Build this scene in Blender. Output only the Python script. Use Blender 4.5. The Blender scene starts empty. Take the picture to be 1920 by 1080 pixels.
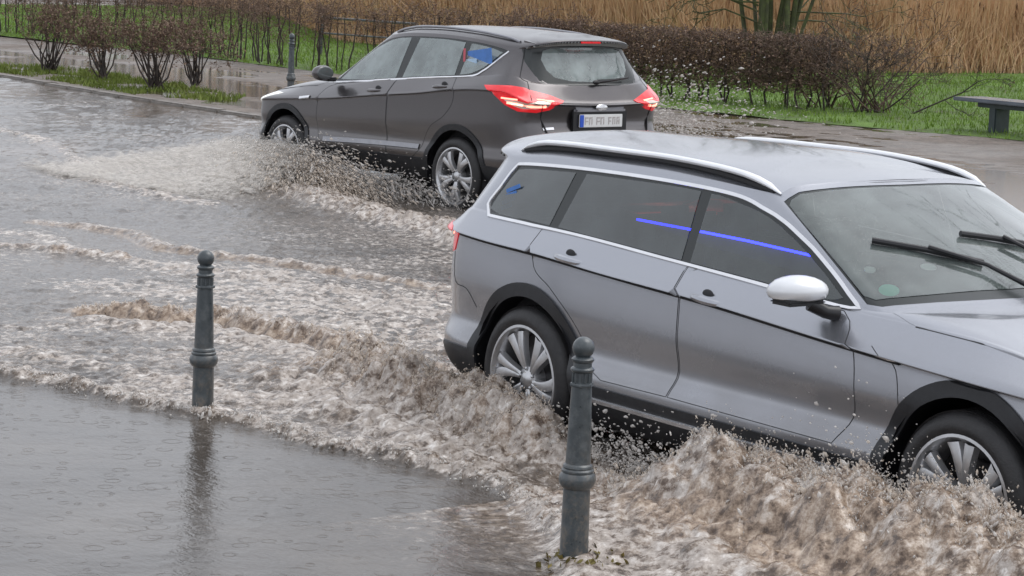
import bpy, bmesh, math, random
import numpy as np
from mathutils import Vector, Matrix, Euler
from mathutils.bvhtree import BVHTree
from mathutils.geometry import delaunay_2d_cdt

SC = bpy.context.scene
COL = SC.collection
R = math.radians
rng = np.random.default_rng(7)
random.seed(7)

# ------------------------------------------------------------------ camera
CAM_H = 2.289
PITCH, ROLL = 0.13854, 0.03817
cam_d = bpy.data.cameras.new('camera')
cam = bpy.data.objects.new('camera', cam_d)
COL.objects.link(cam)
SC.camera = cam
cam_d.sensor_width = 36
cam_d.lens = 4383.7 / 1920 * 36
cam_d.clip_start = 0.1
cam_d.clip_end = 2000
_F = Vector((0, math.cos(PITCH), -math.sin(PITCH)))
_R = Vector((1, 0, 0))
_U = _R.cross(_F)
_R2 = math.cos(ROLL) * _R + math.sin(ROLL) * _U
_U2 = -math.sin(ROLL) * _R + math.cos(ROLL) * _U
cam.matrix_world = Matrix((( _R2.x, _U2.x, -_F.x, 0), (_R2.y, _U2.y, -_F.y, 0), (_R2.z, _U2.z, -_F.z, CAM_H), (0, 0, 0, 1)))

# ------------------------------------------------------------------ world: rainy overcast sky
SUN_EL, SUN_AZ = R(62), R(75)
world = bpy.data.worlds.new('World')
SC.world = world
world.use_nodes = True
wn, wl = world.node_tree.nodes, world.node_tree.links
bg = wn['Background']
sky = wn.new('ShaderNodeTexSky')
sky.sky_type = 'NISHITA'
sky.sun_disc = False
sky.sun_elevation = SUN_EL
sky.sun_rotation = SUN_AZ
sky.dust_density = 4
hsv = wn.new('ShaderNodeHueSaturation')
hsv.inputs['Saturation'].default_value = 0.13
wl.new(sky.outputs[0], hsv.inputs['Color'])
tc = wn.new('ShaderNodeTexCoord')
cn = wn.new('ShaderNodeTexNoise')
cn.inputs['Scale'].default_value = 2.2
cn.inputs['Detail'].default_value = 4
wl.new(tc.outputs['Generated'], cn.inputs['Vector'])
cr = wn.new('ShaderNodeMapRange')
cr.inputs['From Min'].default_value = 0.3
cr.inputs['From Max'].default_value = 0.7
cr.inputs['To Min'].default_value = 0.75
cr.inputs['To Max'].default_value = 1.2
wl.new(cn.outputs[0], cr.inputs['Value'])
mx = wn.new('ShaderNodeMixRGB')
mx.blend_type = 'MULTIPLY'
mx.inputs[0].default_value = 1
wl.new(cr.outputs[0], mx.inputs[2])
ov = wn.new('ShaderNodeMixRGB')               # thick cloud: evens the sky out
ov.inputs[0].default_value = 0.6
ov.inputs[2].default_value = (5.6, 5.9, 6.5, 1)
wl.new(hsv.outputs[0], ov.inputs[1])
wl.new(ov.outputs[0], mx.inputs[1])
wl.new(mx.outputs[0], bg.inputs['Color'])
bg.inputs['Strength'].default_value = 0.13
sun_d = bpy.data.lights.new('sun', 'SUN')
sun_d.energy = 0.6
sun_d.angle = R(40)
sun_d.color = (1.0, 0.97, 0.93)
sun = bpy.data.objects.new('sun', sun_d)
COL.objects.link(sun)
sd = Vector((math.sin(SUN_AZ) * math.cos(SUN_EL), math.cos(SUN_AZ) * math.cos(SUN_EL), math.sin(SUN_EL)))
sun.rotation_euler = sd.to_track_quat('Z', 'Y').to_euler()
SC.view_settings.view_transform = 'Standard'
SC.view_settings.look = 'None'
SC.view_settings.exposure = 0.68
SC.view_settings.gamma = 1
SC.cycles.max_bounces = 8
SC.cycles.transparent_max_bounces = 32
SC.cycles.use_denoising = True

# ------------------------------------------------------------------ helpers
def link(o, parent=None):
    COL.objects.link(o)
    if parent is not None:
        o.parent = parent
    return o

def tag(o, label=None, cat=None, group=None, kind=None):
    if label: o['label'] = label
    if cat: o['category'] = cat
    if group: o['group'] = group
    if kind: o['kind'] = kind
    return o

def empty(name, loc=(0, 0, 0), rz=0.0):
    o = bpy.data.objects.new(name, None)
    o.empty_display_size = 0.2
    COL.objects.link(o)
    o.location = loc
    o.rotation_euler = (0, 0, rz)
    return o

def copy_tree(o, parent=None):
    c = o.copy()
    COL.objects.link(c)
    c.parent = parent
    for ch in list(o.children):
        copy_tree(ch, c)
    return c

class MB:
    """collects primitives, builds ONE mesh object"""
    def __init__(self):
        self.v, self.f = [], []
    def add(self, V, F):
        n = len(self.v)
        self.v += [tuple(map(float, p)) for p in V]
        self.f += [tuple(i + n for i in f) for f in F]
        return self
    def box(self, c, s, rz=0, ry=0, bev=0.0):
        hx, hy, hz = s[0] / 2, s[1] / 2, s[2] / 2
        if bev > 0:
            b = min(bev, hx * .9, hy * .9, hz * .9)
            bm = bmesh.new()
            bmesh.ops.create_cube(bm, size=1)
            for v in bm.verts: v.co = Vector((v.co.x * s[0], v.co.y * s[1], v.co.z * s[2]))
            bmesh.ops.bevel(bm, geom=bm.edges[:], offset=b, segments=2, affect='EDGES')
            V = [v.co.copy() for v in bm.verts]
            bm.verts.index_update()
            F = [[v.index for v in f.verts] for f in bm.faces]
            bm.free()
        else:
            V = [Vector((x, y, z)) for x in (-hx, hx) for y in (-hy, hy) for z in (-hz, hz)]
            F = [(0, 1, 3, 2), (4, 6, 7, 5), (0, 4, 5, 1), (2, 3, 7, 6), (0, 2, 6, 4), (1, 5, 7, 3)]
        M = Matrix.Translation(c) @ Matrix.Rotation(rz, 4, 'Z') @ Matrix.Rotation(ry, 4, 'Y')
        return self.add([M @ v for v in V], F)
    def tube(self, pts, rad, n=8, cap=True, flat=1.0, up=None):
        pts = [Vector(p) for p in pts]
        if not hasattr(rad, '__len__'): rad = [rad] * len(pts)
        V, F = [], []
        prev = None
        for i, p in enumerate(pts):
            d = (pts[min(i + 1, len(pts) - 1)] - pts[max(i - 1, 0)])
            d = d.normalized() if d.length > 1e-9 else Vector((0, 0, 1))
            a = Vector(up) if up is not None else (prev if prev is not None else (Vector((0, 0, 1)) if abs(d.z) < .9 else Vector((1, 0, 0))))
            x = (a - d * a.dot(d)).normalized()
            if up is None: prev = x
            y = d.cross(x)
            for k in range(n):
                t = 2 * math.pi * k / n
                V.append(p + (x * math.cos(t) * flat + y * math.sin(t)) * rad[i])
        for i in range(len(pts) - 1):
            for k in range(n):
                a, b = i * n + k, i * n + (k + 1) % n
                F.append((a, b, b + n, a + n))
        if cap and n > 2:
            F.append(tuple(range(n))[::-1])
            F.append(tuple(range((len(pts) - 1) * n, len(pts) * n)))
        return self.add(V, F)
    def lathe(self, prof, n=24, M=None, closed=False):
        V, F = [], []
        for r, z in prof:
            for k in range(n):
                t = 2 * math.pi * k / n
                v = Vector((r * math.cos(t), r * math.sin(t), z))
                V.append(M @ v if M is not None else v)
        m = len(prof)
        for i in range(m - 1 + (1 if closed else 0)):
            j = (i + 1) % m
            for k in range(n):
                F.append((i * n + k, i * n + (k + 1) % n, j * n + (k + 1) % n, j * n + k))
        return self.add(V, F)
    def ball(self, c, r, n=16, sc=(1, 1, 1)):
        prof = [(max(1e-4, math.sin(math.pi * i / (n // 2))) * r, -math.cos(math.pi * i / (n // 2)) * r) for i in range(n // 2 + 1)]
        M = Matrix.Translation(c) @ Matrix.Diagonal((sc[0], sc[1], sc[2], 1))
        return self.lathe(prof, n, M)
    def build(self, name, m, parent=None, smooth=True, angle=40):
        me = bpy.data.meshes.new(name)
        me.from_pydata(self.v, [], self.f)
        me.materials.append(m)
        me.validate()
        if smooth:
            me.shade_smooth() if hasattr(me, 'shade_smooth') else None
            me.set_sharp_from_angle(angle=R(angle))
        o = bpy.data.objects.new(name, me)
        return link(o, parent)

def np_mesh(name, V, F, m, parent=None, smooth=True, attrs=None):
    """V (n,3) float, F (k,3|4) int numpy"""
    V = np.asarray(V, np.float32); F = np.asarray(F, np.int32)
    k = F.shape[1]
    me = bpy.data.meshes.new(name)
    me.vertices.add(len(V)); me.vertices.foreach_set('co', V.ravel())
    me.loops.add(F.size); me.loops.foreach_set('vertex_index', F.ravel())
    me.polygons.add(len(F))
    me.polygons.foreach_set('loop_start', np.arange(0, F.size, k, dtype=np.int32))
    me.polygons.foreach_set('loop_total', np.full(len(F), k, np.int32))
    if smooth: me.polygons.foreach_set('use_smooth', np.ones(len(F), bool))
    me.update(calc_edges=True)
    for an, av in (attrs or {}).items():
        a = me.attributes.new(an, 'FLOAT', 'POINT'); a.data.foreach_set('value', np.asarray(av, np.float32).ravel())
    me.materials.append(m)
    return link(bpy.data.objects.new(name, me), parent)

# ---- noise
_perm = np.random.default_rng(3).permutation(4096)
_gr = np.random.default_rng(4).uniform(0, 2 * np.pi, 4096)
_gx, _gy = np.cos(_gr), np.sin(_gr)
def pnoise(x, y):
    xi = np.floor(x).astype(np.int64); yi = np.floor(y).astype(np.int64)
    xf, yf = x - xi, y - yi
    def g(ix, iy, dx, dy):
        h = _perm[(_perm[ix & 4095] + iy) & 4095]
        return _gx[h] * dx + _gy[h] * dy
    u = xf * xf * xf * (xf * (xf * 6 - 15) + 10); v = yf * yf * yf * (yf * (yf * 6 - 15) + 10)
    a = g(xi, yi, xf, yf); b = g(xi + 1, yi, xf - 1, yf)
    c = g(xi, yi + 1, xf, yf - 1); d = g(xi + 1, yi + 1, xf - 1, yf - 1)
    return (a + u * (b - a) + v * ((c + u * (d - c)) - (a + u * (b - a)))) * 1.5
def fbm(x, y, o=4, ridged=False):
    s = 0; a = 1; t = 0
    for i in range(o):
        n = pnoise(x + 17.3 * i, y - 9.1 * i)
        s = s + a * ((1 - 2 * np.abs(n)) if ridged else n); t += a
        a *= .55; x = x * 2.03; y = y * 2.03
    return s / t
def sdist(x, y, pts):
    """distance to polyline, arc parameter 0..1, signed side (left +)"""
    P = np.array(pts, float)
    L = np.concatenate([[0], np.cumsum(np.hypot(*(P[1:] - P[:-1]).T))])
    best = np.full(x.shape, 1e9); par = np.zeros(x.shape); sg = np.zeros(x.shape)
    for i in range(len(P) - 1):
        a, b = P[i], P[i + 1]; d = b - a; l2 = d @ d
        t = np.clip(((x - a[0]) * d[0] + (y - a[1]) * d[1]) / l2, 0, 1)
        dx, dy = x - a[0] - t * d[0], y - a[1] - t * d[1]
        q = np.hypot(dx, dy); m = q < best
        best = np.where(m, q, best)
        par = np.where(m, (L[i] + t * (L[i + 1] - L[i])) / L[-1], par)
        sg = np.where(m, np.sign(d[0] * dy - d[1] * dx), sg)
    return best, par, sg
def sstep(a, b, x):
    t = np.clip((x - a) / (b - a), 0, 1); return t * t * (3 - 2 * t)

# ------------------------------------------------------------------ materials
def nmat(name):
    m = bpy.data.materials.new(name); m.use_nodes = True
    nt = m.node_tree
    return m, nt, nt.nodes['Principled BSDF'], nt.nodes['Material Output']
def coords(nt, scale=1.0, obj=True, stretch=None):
    t = nt.nodes.new('ShaderNodeTexCoord'); mp = nt.nodes.new('ShaderNodeMapping')
    nt.links.new(t.outputs['Object' if obj else 'Generated'], mp.inputs[0])
    mp.inputs['Scale'].default_value = stretch or (scale,) * 3
    return mp.outputs[0]
def noise(nt, vec, scale, detail=4, rough=.6):
    n = nt.nodes.new('ShaderNodeTexNoise'); n.inputs['Scale'].default_value = scale
    n.inputs['Detail'].default_value = detail; n.inputs['Roughness'].default_value = rough
    nt.links.new(vec, n.inputs['Vector']); return n.outputs[0]
def ramp(nt, val, stops):
    r = nt.nodes.new('ShaderNodeValToRGB'); e = r.color_ramp.elements
    while len(e) < len(stops): e.new(0.5)
    for i, (p, c) in enumerate(stops):
        e[i].position = p; e[i].color = (*c, 1) if len(c) == 3 else c
    nt.links.new(val, r.inputs[0]); return r.outputs[0]
def bump(nt, h, b, strength=.3, dist=.01):
    n = nt.nodes.new('ShaderNodeBump'); n.inputs['Strength'].default_value = strength; n.inputs['Distance'].default_value = dist
    nt.links.new(h, n.inputs['Height']); nt.links.new(n.outputs[0], b.inputs['Normal']); return n
def simple(name, col, rough=.5, metal=0., var=.25, scale=12., bmp=0., coat=0., spec=.5, em=None, bscale=None, dist=.01):
    m, nt, b, o = nmat(name)
    v = coords(nt)
    n = noise(nt, v, scale)
    c = ramp(nt, n, [(.25, tuple(x * (1 - var) for x in col)), (.75, tuple(min(1, x * (1 + var)) for x in col))])
    nt.links.new(c, b.inputs['Base Color'])
    b.inputs['Roughness'].default_value = rough; b.inputs['Metallic'].default_value = metal
    b.inputs['Coat Weight'].default_value = coat; b.inputs['Specular IOR Level'].default_value = spec
    b.inputs['Coat Roughness'].default_value = .08
    if bmp: bump(nt, noise(nt, v, bscale or scale * 4), b, bmp, dist)
    if em: b.inputs['Emission Color'].default_value = (*em[:3], 1); b.inputs['Emission Strength'].default_value = em[3]
    return m
def car_paint(name, col, metal, rough, grime):
    m, nt, b, o = nmat(name)
    v = coords(nt)
    fl = noise(nt, v, 900, 1)
    base = ramp(nt, fl, [(.35, tuple(x * .86 for x in col)), (.65, tuple(x * 1.12 for x in col))])
    # road film: rises up the lower body, patchy
    sx = nt.nodes.new('ShaderNodeSeparateXYZ'); nt.links.new(v, sx.inputs[0])
    mr = nt.nodes.new('ShaderNodeMapRange'); mr.inputs['From Min'].default_value = .95; mr.inputs['From Max'].default_value = .3
    nt.links.new(sx.outputs[2], mr.inputs['Value'])
    g = noise(nt, v, 3.2, 6)
    mm = nt.nodes.new('ShaderNodeMath'); mm.operation = 'MULTIPLY'; nt.links.new(mr.outputs[0], mm.inputs[0]); nt.links.new(g, mm.inputs[1])
    m2 = nt.nodes.new('ShaderNodeMath'); m2.operation = 'MULTIPLY'; nt.links.new(mm.outputs[0], m2.inputs[0]); m2.inputs[1].default_value = grime
    mix = nt.nodes.new('ShaderNodeMixRGB'); nt.links.new(m2.outputs[0], mix.inputs[0]); nt.links.new(base, mix.inputs[1]); mix.inputs[2].default_value = (.13, .115, .10, 1)
    nt.links.new(mix.outputs[0], b.inputs['Base Color'])
    ml = nt.nodes.new('ShaderNodeMath'); ml.operation = 'MULTIPLY_ADD'; nt.links.new(m2.outputs[0], ml.inputs[0]); ml.inputs[1].default_value = -metal; ml.inputs[2].default_value = metal
    nt.links.new(ml.outputs[0], b.inputs['Metallic'])
    b.inputs['Roughness'].default_value = rough
    b.inputs['Coat Weight'].default_value = .7
    rr = ramp(nt, g, [(.3, (.04,) * 3), (.8, (.16,) * 3)])
    nt.links.new(rr, b.inputs['Coat Roughness'])
    dr = nt.nodes.new('ShaderNodeTexVoronoi'); dr.inputs['Scale'].default_value = 75; nt.links.new(v, dr.inputs['Vector'])
    dd = ramp(nt, dr.outputs['Distance'], [(.12, (1,) * 3), (.3, (0,) * 3)])
    bn = nt.nodes.new('ShaderNodeBump'); bn.inputs['Strength'].default_value = .22; bn.inputs['Distance'].default_value = .002
    nt.links.new(dd, bn.inputs['Height']); nt.links.new(bn.outputs[0], b.inputs['Coat Normal'])
    return m
def glass(name, tint, refl_tint=(1, 1, 1), film=0.1, filmcol=(.5, .55, .53), spec=1.0):
    """thin car glass: fresnel mirror over a tinted see-through pane with a wet film"""
    m, nt, b, o = nmat(name)
    nt.nodes.remove(b)
    tr = nt.nodes.new('ShaderNodeBsdfTransparent'); tr.inputs[0].default_value = (*tint, 1)
    gl = nt.nodes.new('ShaderNodeBsdfGlossy'); gl.inputs['Roughness'].default_value = .03; gl.inputs[0].default_value = (*refl_tint, 1)
    df = nt.nodes.new('ShaderNodeBsdfDiffuse'); df.inputs[0].default_value = (*filmcol, 1)
    v = coords(nt)
    n = noise(nt, v, 5, 5)
    fr = nt.nodes.new('ShaderNodeFresnel'); fr.inputs['IOR'].default_value = 1.52
    dr = nt.nodes.new('ShaderNodeTexVoronoi'); dr.inputs['Scale'].default_value = 90; nt.links.new(v, dr.inputs['Vector'])
    dd = ramp(nt, dr.outputs['Distance'], [(.1, (1,) * 3), (.28, (0,) * 3)])
    bn = nt.nodes.new('ShaderNodeBump'); bn.inputs['Strength'].default_value = .18; bn.inputs['Distance'].default_value = .002
    nt.links.new(dd, bn.inputs['Height'])
    nt.links.new(bn.outputs[0], gl.inputs['Normal'])
    fm = nt.nodes.new('ShaderNodeMapRange'); fm.inputs['From Min'].default_value = .3; fm.inputs['From Max'].default_value = .7
    fm.inputs['To Min'].default_value = film * .6; fm.inputs['To Max'].default_value = film * 1.4
    nt.links.new(n, fm.inputs['Value'])
    a = nt.nodes.new('ShaderNodeMixShader'); nt.links.new(fm.outputs[0], a.inputs[0]); nt.links.new(tr.outputs[0], a.inputs[1]); nt.links.new(df.outputs[0], a.inputs[2])
    fs = nt.nodes.new('ShaderNodeMath'); fs.operation = 'MULTIPLY'; fs.use_clamp = True; nt.links.new(fr.outputs[0], fs.inputs[0]); fs.inputs[1].default_value = 1.8 * spec
    c = nt.nodes.new('ShaderNodeMixShader'); nt.links.new(fs.outputs[0], c.inputs[0]); nt.links.new(a.outputs[0], c.inputs[1]); nt.links.new(gl.outputs[0], c.inputs[2])
    nt.links.new(c.outputs[0], o.inputs[0])
    return m

M = {}
M['silver'] = car_paint('silver_paint', (.37, .38, .415), .85, .27, .9)
M['grey'] = car_paint('graphite_paint', (.105, .097, .10), .75, .28, .5)
M['chrome'] = simple('bright_trim', (.78, .78, .8), .22, .85, .06)
M['satin'] = simple('satin_rail', (.80, .81, .83), .4, .25, .05)
M['cladding'] = simple('dark_cladding', (.018, .019, .022), .5, 0, .3, 20, .1)
M['gap'] = simple('panel_gap', (.022, .022, .024), .7, 0, .1)
M['pillar'] = simple('pillar_gloss', (.02, .024, .024), .25, 0, .1)
M['rubber'] = simple('tyre_rubber', (.022, .021, .022), .55, 0, .35, 25, .25)
M['rim'] = simple('alloy_rim', (.55, .55, .56), .32, .75, .15, 15)
M['rim_dark'] = simple('rim_dark', (.05, .048, .05), .4, .3, .3, 15)
M['glass_s'] = glass('tinted_glass', (.50, .56, .55), film=.20, filmcol=(.16, .20, .195), spec=1.0)
M['glass_priv'] = glass('privacy_glass', (.22, .25, .25), film=.28, filmcol=(.12, .15, .15), spec=1.0)
M['glass_ws'] = glass('windscreen_glass', (.42, .47, .45), film=.22, filmcol=(.42, .49, .47), spec=.8)
M['glass_k'] = glass('green_glass', (.55, .62, .60), film=.36, filmcol=(.46, .55, .54), spec=1.0)
M['red'] = simple('red_lens', (.55, .008, .014), .15, 0, .15, 30, coat=.6, em=(.9, .01, .02, .22))
M['red_lit'] = simple('lit_red_lamp', (1, .25, .2), .3, 0, .05, em=(1, .28, .2, 1.8))
M['white_lit'] = simple('lit_amber_white', (1, .8, .6), .3, 0, .05, em=(1, .72, .5, 1.5))
M['reflector'] = simple('lamp_reflector', (.7, .62, .55), .2, .5, .1)
M['head'] = simple('headlamp_lens', (.75, .77, .75), .12, .2, .1, coat=.6, em=(1, 1, .92, .25))
M['interior'] = simple('cabin_trim', (.025, .025, .028), .7, 0, .3)
M['seat'] = simple('seat_cloth', (.06, .06, .065), .85, 0, .3, 30)
M['headliner'] = simple('headliner', (.42, .43, .42), .9, 0, .1)
M['black'] = simple('black_plastic', (.012, .012, .014), .4, 0, .2)
M['blue_reflect'] = simple('blue_led_reflection', (.05, .06, 1), .4, 0, .02, em=(.01, .015, 1, 12.0))
M['plate'] = simple('plate_white', (.75, .75, .74), .35, 0, .08, 60)
M['plate_blue'] = simple('plate_blue', (.03, .10, .55), .35, 0, .05)
M['plate_ink'] = simple('plate_ink', (.50, .46, .45), .5, 0, .1)
M['mirror'] = simple('mirror_shell', (.72, .73, .75), .3, .25, .04, coat=.5)
M['decal_blue'] = simple('blue_print', (.08, .22, .58), .5, 0, .2)
M['decal_lightblue'] = simple('light_blue_print', (.45, .62, .80), .5, 0, .1)
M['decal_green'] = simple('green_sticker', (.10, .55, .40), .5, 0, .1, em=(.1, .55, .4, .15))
M['decal_white'] = simple('white_sticker', (.75, .80, .78), .5, 0, .1)
M['decal_red'] = simple('red_print', (.6, .12, .15), .5, 0, .1)
M['glassdark'] = simple('mirror_glass', (.16, .17, .17), .08, .6, .1)

# ================================================================== CARS
def pchip_d(P, g0=None, g1=None):
    """derivatives for uniform-knot monotone cubic along axis 0; ghosts mirror the ends"""
    n = P.shape[0]
    D = np.zeros_like(P)
    E = [P]
    if g0 is not None: E = [g0[None]] + E
    if g1 is not None: E = E + [g1[None]]
    Q = np.concatenate(E, 0); off = 1 if g0 is not None else 0
    d = Q[1:] - Q[:-1]
    for i in range(n):
        j = i + off
        if j == 0: D[i] = d[0]
        elif j >= len(Q) - 1: D[i] = d[-1]
        else:
            a, b = d[j - 1], d[j]
            same = a * b > 0
            D[i] = np.where(same, 2 * a * b / np.where(same, a + b, 1), 0)
            # blend a little toward plain average for softer surfaces
            D[i] = .6 * D[i] + .4 * np.where(same, .5 * (a + b), 0)
    return D
def herm(P0, P1, D0, D1, t):
    t = t[..., None]
    return (2 * t**3 - 3 * t**2 + 1) * P0 + (t**3 - 2 * t**2 + t) * D0 + (3 * t**2 - 2 * t**3) * P1 + (t**3 - t**2) * D1

class Shell:
    """half body: lines x knots x 3 control net, y>=0; S(s,v)"""
    def __init__(self, L):
        self.P = np.array(L, float)           # (nv, ns, 3)
        self.nv, self.ns = self.P.shape[:2]
        Q = np.swapaxes(self.P, 0, 1)         # (ns, nv, 3)
        mir = np.array([1, -1, 1.])
        self.Q = Q; self.DQ = pchip_d(Q, Q[1] * mir, Q[-2] * mir)
        self.tess()
    def S(self, s, v):
        s = np.atleast_1d(np.asarray(s, float)); v = np.atleast_1d(np.asarray(v, float))
        s = np.clip(s, 0, self.ns - 1); v = np.clip(v, 0, self.nv - 1)
        i = np.minimum(s.astype(int), self.ns - 2); t = s - i
        row = herm(self.Q[i], self.Q[i + 1], self.DQ[i], self.DQ[i + 1], t[:, None])   # (N, nv, 3)
        row = np.swapaxes(row, 0, 1)
        mir = np.array([1, -1, 1.])
        D = pchip_d(row, None, row[-2] * mir)
        j = np.minimum(v.astype(int), self.nv - 2); u = v - j; k = np.arange(len(s))
        out = herm(row[j, k], row[j + 1, k], D[j, k], D[j + 1, k], u)
        out[:, 1] = np.maximum(out[:, 1], 0)
        return out
    def N(self, s, v):
        e = .03
        a = self.S(np.minimum(np.asarray(s) + e, self.ns - 1), v) - self.S(np.maximum(np.asarray(s) - e, 0), v)
        b = self.S(s, np.minimum(np.asarray(v) + e, self.nv - 1)) - self.S(s, np.maximum(np.asarray(v) - e, 0))
        n = np.cross(b, a)
        # orient outward
        l = np.linalg.norm(n, axis=1, keepdims=True); n = n / np.maximum(l, 1e-9)
        P = self.S(s, v); c = np.stack([np.clip(P[:, 0], 0.2, 2.2), 0 * P[:, 1], np.full(len(P), .7)], -1)
        flip = ((P - c) * n).sum(1) < 0
        n[flip] *= -1
        bad = l[:, 0] < 1e-7
        n[bad] = (0, 0, 1)
        return n
    def tess(self):
        self.gs = np.linspace(0, self.ns - 1, (self.ns - 1) * 10 + 1); self.gv = np.linspace(0, self.nv - 1, (self.nv - 1) * 5 + 1)
        a, b = np.meshgrid(self.gs, self.gv, indexing='ij')
        self.ts, self.tv = a.ravel(), b.ravel()
        V = self.S(self.ts, self.tv); m = len(self.gv)
        F = []
        for i in range(len(self.gs) - 1):
            for j in range(m - 1):
                q = i * m + j
                F.append((q, q + 1, q + m + 1)); F.append((q, q + m + 1, q + m))
        self.F = F; self.V = V
        self.bvh = BVHTree.FromPolygons([tuple(p) for p in V], F)
    def _sv(self, hit, fi):
        a, b, c = (Vector(self.V[i]) for i in self.F[fi])
        ids = self.F[fi]
        v0, v1, v2 = b - a, c - a, Vector(hit) - a
        d00, d01, d11, d20, d21 = v0.dot(v0), v0.dot(v1), v1.dot(v1), v2.dot(v0), v2.dot(v1)
        den = d00 * d11 - d01 * d01
        if abs(den) < 1e-16: return self.ts[ids[0]], self.tv[ids[0]]
        y = (d11 * d20 - d01 * d21) / den; z = (d00 * d21 - d01 * d20) / den; x = 1 - y - z
        return (x * self.ts[ids[0]] + y * self.ts[ids[1]] + z * self.ts[ids[2]], x * self.tv[ids[0]] + y * self.tv[ids[1]] + z * self.tv[ids[2]])
    def side(self, x, z):
        h = self.bvh.ray_cast(Vector((x, 3, z)), Vector((0, -1, 0)))
        if h[0] is None: return self.near((x, .9, z))
        return self._sv(h[0], h[2])
    def rear(self, y, z):
        h = self.bvh.ray_cast(Vector((-4, y, z)), Vector((1, 0, 0)))
        if h[0] is None: return self.near((-1, y, z))
        return self._sv(h[0], h[2])
    def front(self, y, z):
        h = self.bvh.ray_cast(Vector((8, y, z)), Vector((-1, 0, 0)))
        if h[0] is None: return self.near((4, y, z))
        return self._sv(h[0], h[2])
    def top(self, x, y):
        h = self.bvh.ray_cast(Vector((x, y, 4)), Vector((0, 0, -1)))
        if h[0] is None: return self.near((x, y, 1.5))
        return self._sv(h[0], h[2])
    def near(self, p):
        h = self.bvh.find_nearest(Vector(p))
        return self._sv(h[0], h[2])

def smooth_poly(pts, step=.03, closed=True, sharp=()):
    """Catmull-Rom densify a 2D outline"""
    P = np.array(pts, float); n = len(P); out = []
    for i in range(n if closed else n - 1):
        if closed: a, b, c, d = P[i - 1], P[i], P[(i + 1) % n], P[(i + 2) % n]
        else: a, b, c, d = P[max(i - 1, 0)], P[i], P[i + 1], P[min(i + 2, n - 1)]
        if i in sharp: a = b - (c - b)
        if (i + 1) % n in sharp: d = c + (c - b)
        k = max(1, int(np.hypot(*(c - b)) / step))
        for q in range(k):
            t = q / k
            out.append(tuple(.5 * ((2 * b) + (c - a) * t + (2 * a - 5 * b + 4 * c - d) * t * t + (3 * b - 3 * c + d - a) * t**3)))
    if not closed: out.append(tuple(P[-1]))
    return out
def circ(cx, cz, r, a0=0, a1=360, n=40, closed=True):
    return [(cx + r * math.cos(R(a0 + (a1 - a0) * i / (n if closed else n - 1))), cz + r * math.sin(R(a0 + (a1 - a0) * i / (n if closed else n - 1)))) for i in range(n)]

def panelise(sh, feats, ds=10, dv=5):
    """feats: list of (name, svpoly). returns dict name->(V,N,F) for the half shell; later names win"""
    a, b = np.meshgrid(np.linspace(0, sh.ns - 1, (sh.ns - 1) * ds + 1), np.linspace(0, sh.nv - 1, (sh.nv - 1) * dv + 1), indexing='ij')
    pts = [Vector((x, y)) for x, y in zip(a.ravel(), b.ravel())]
    edges, faces = [], []
    for name, poly in feats:
        base = len(pts)
        pts += [Vector((min(max(x, 0), sh.ns - 1), min(max(y, 0), sh.nv - 1))) for x, y in poly]
        faces.append(poly); edges += [(base + i, base + (i + 1) % len(poly)) for i in range(len(poly))]
    r = delaunay_2d_cdt(pts, edges, [], 0, 1e-5)
    vo, fo = r[0], r[2]
    sv = np.array([(v.x, v.y) for v in vo])
    V = sh.S(sv[:, 0], sv[:, 1]); Nn = sh.N(sv[:, 0], sv[:, 1])
    fa = np.array([tuple(f) for f in fo], int)
    cen = sv[fa].mean(1); own = np.full(len(fa), -1)
    for i, (name, poly) in enumerate(feats):
        Q = np.array(poly, float); ins = np.zeros(len(fa), bool)
        for (x0, y0), (x1, y1) in zip(Q, np.roll(Q, -1, 0)):
            if y0 == y1: continue
            c_ = (y0 > cen[:, 1]) != (y1 > cen[:, 1])
            ins ^= c_ & (cen[:, 0] < (x1 - x0) * (cen[:, 1] - y0) / (y1 - y0) + x0)
        own[ins] = i
    groups = {}
    for i in np.unique(own):
        key = feats[i][0] if i >= 0 else 'shell'
        groups.setdefault(key, []).extend(fa[own == i].tolist())
    out = {}
    for k, fs in groups.items():
        T = np.array([tuple(f) for f in fs], int)
        # drop degenerate, orient outward
        A, B, C_ = V[T[:, 0]], V[T[:, 1]], V[T[:, 2]]
        cr_ = np.cross(B - A, C_ - A); ar = np.linalg.norm(cr_, axis=1)
        keep = ar > 1e-10
        T = T[keep]; cr_ = cr_[keep]
        fl = (cr_ * Nn[T].mean(1)).sum(1) < 0
        T[fl] = T[fl][:, ::-1]
        used, inv = np.unique(T, return_inverse=True)
        out[k] = (V[used], Nn[used], inv.reshape(-1, 3))
    return out

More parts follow.
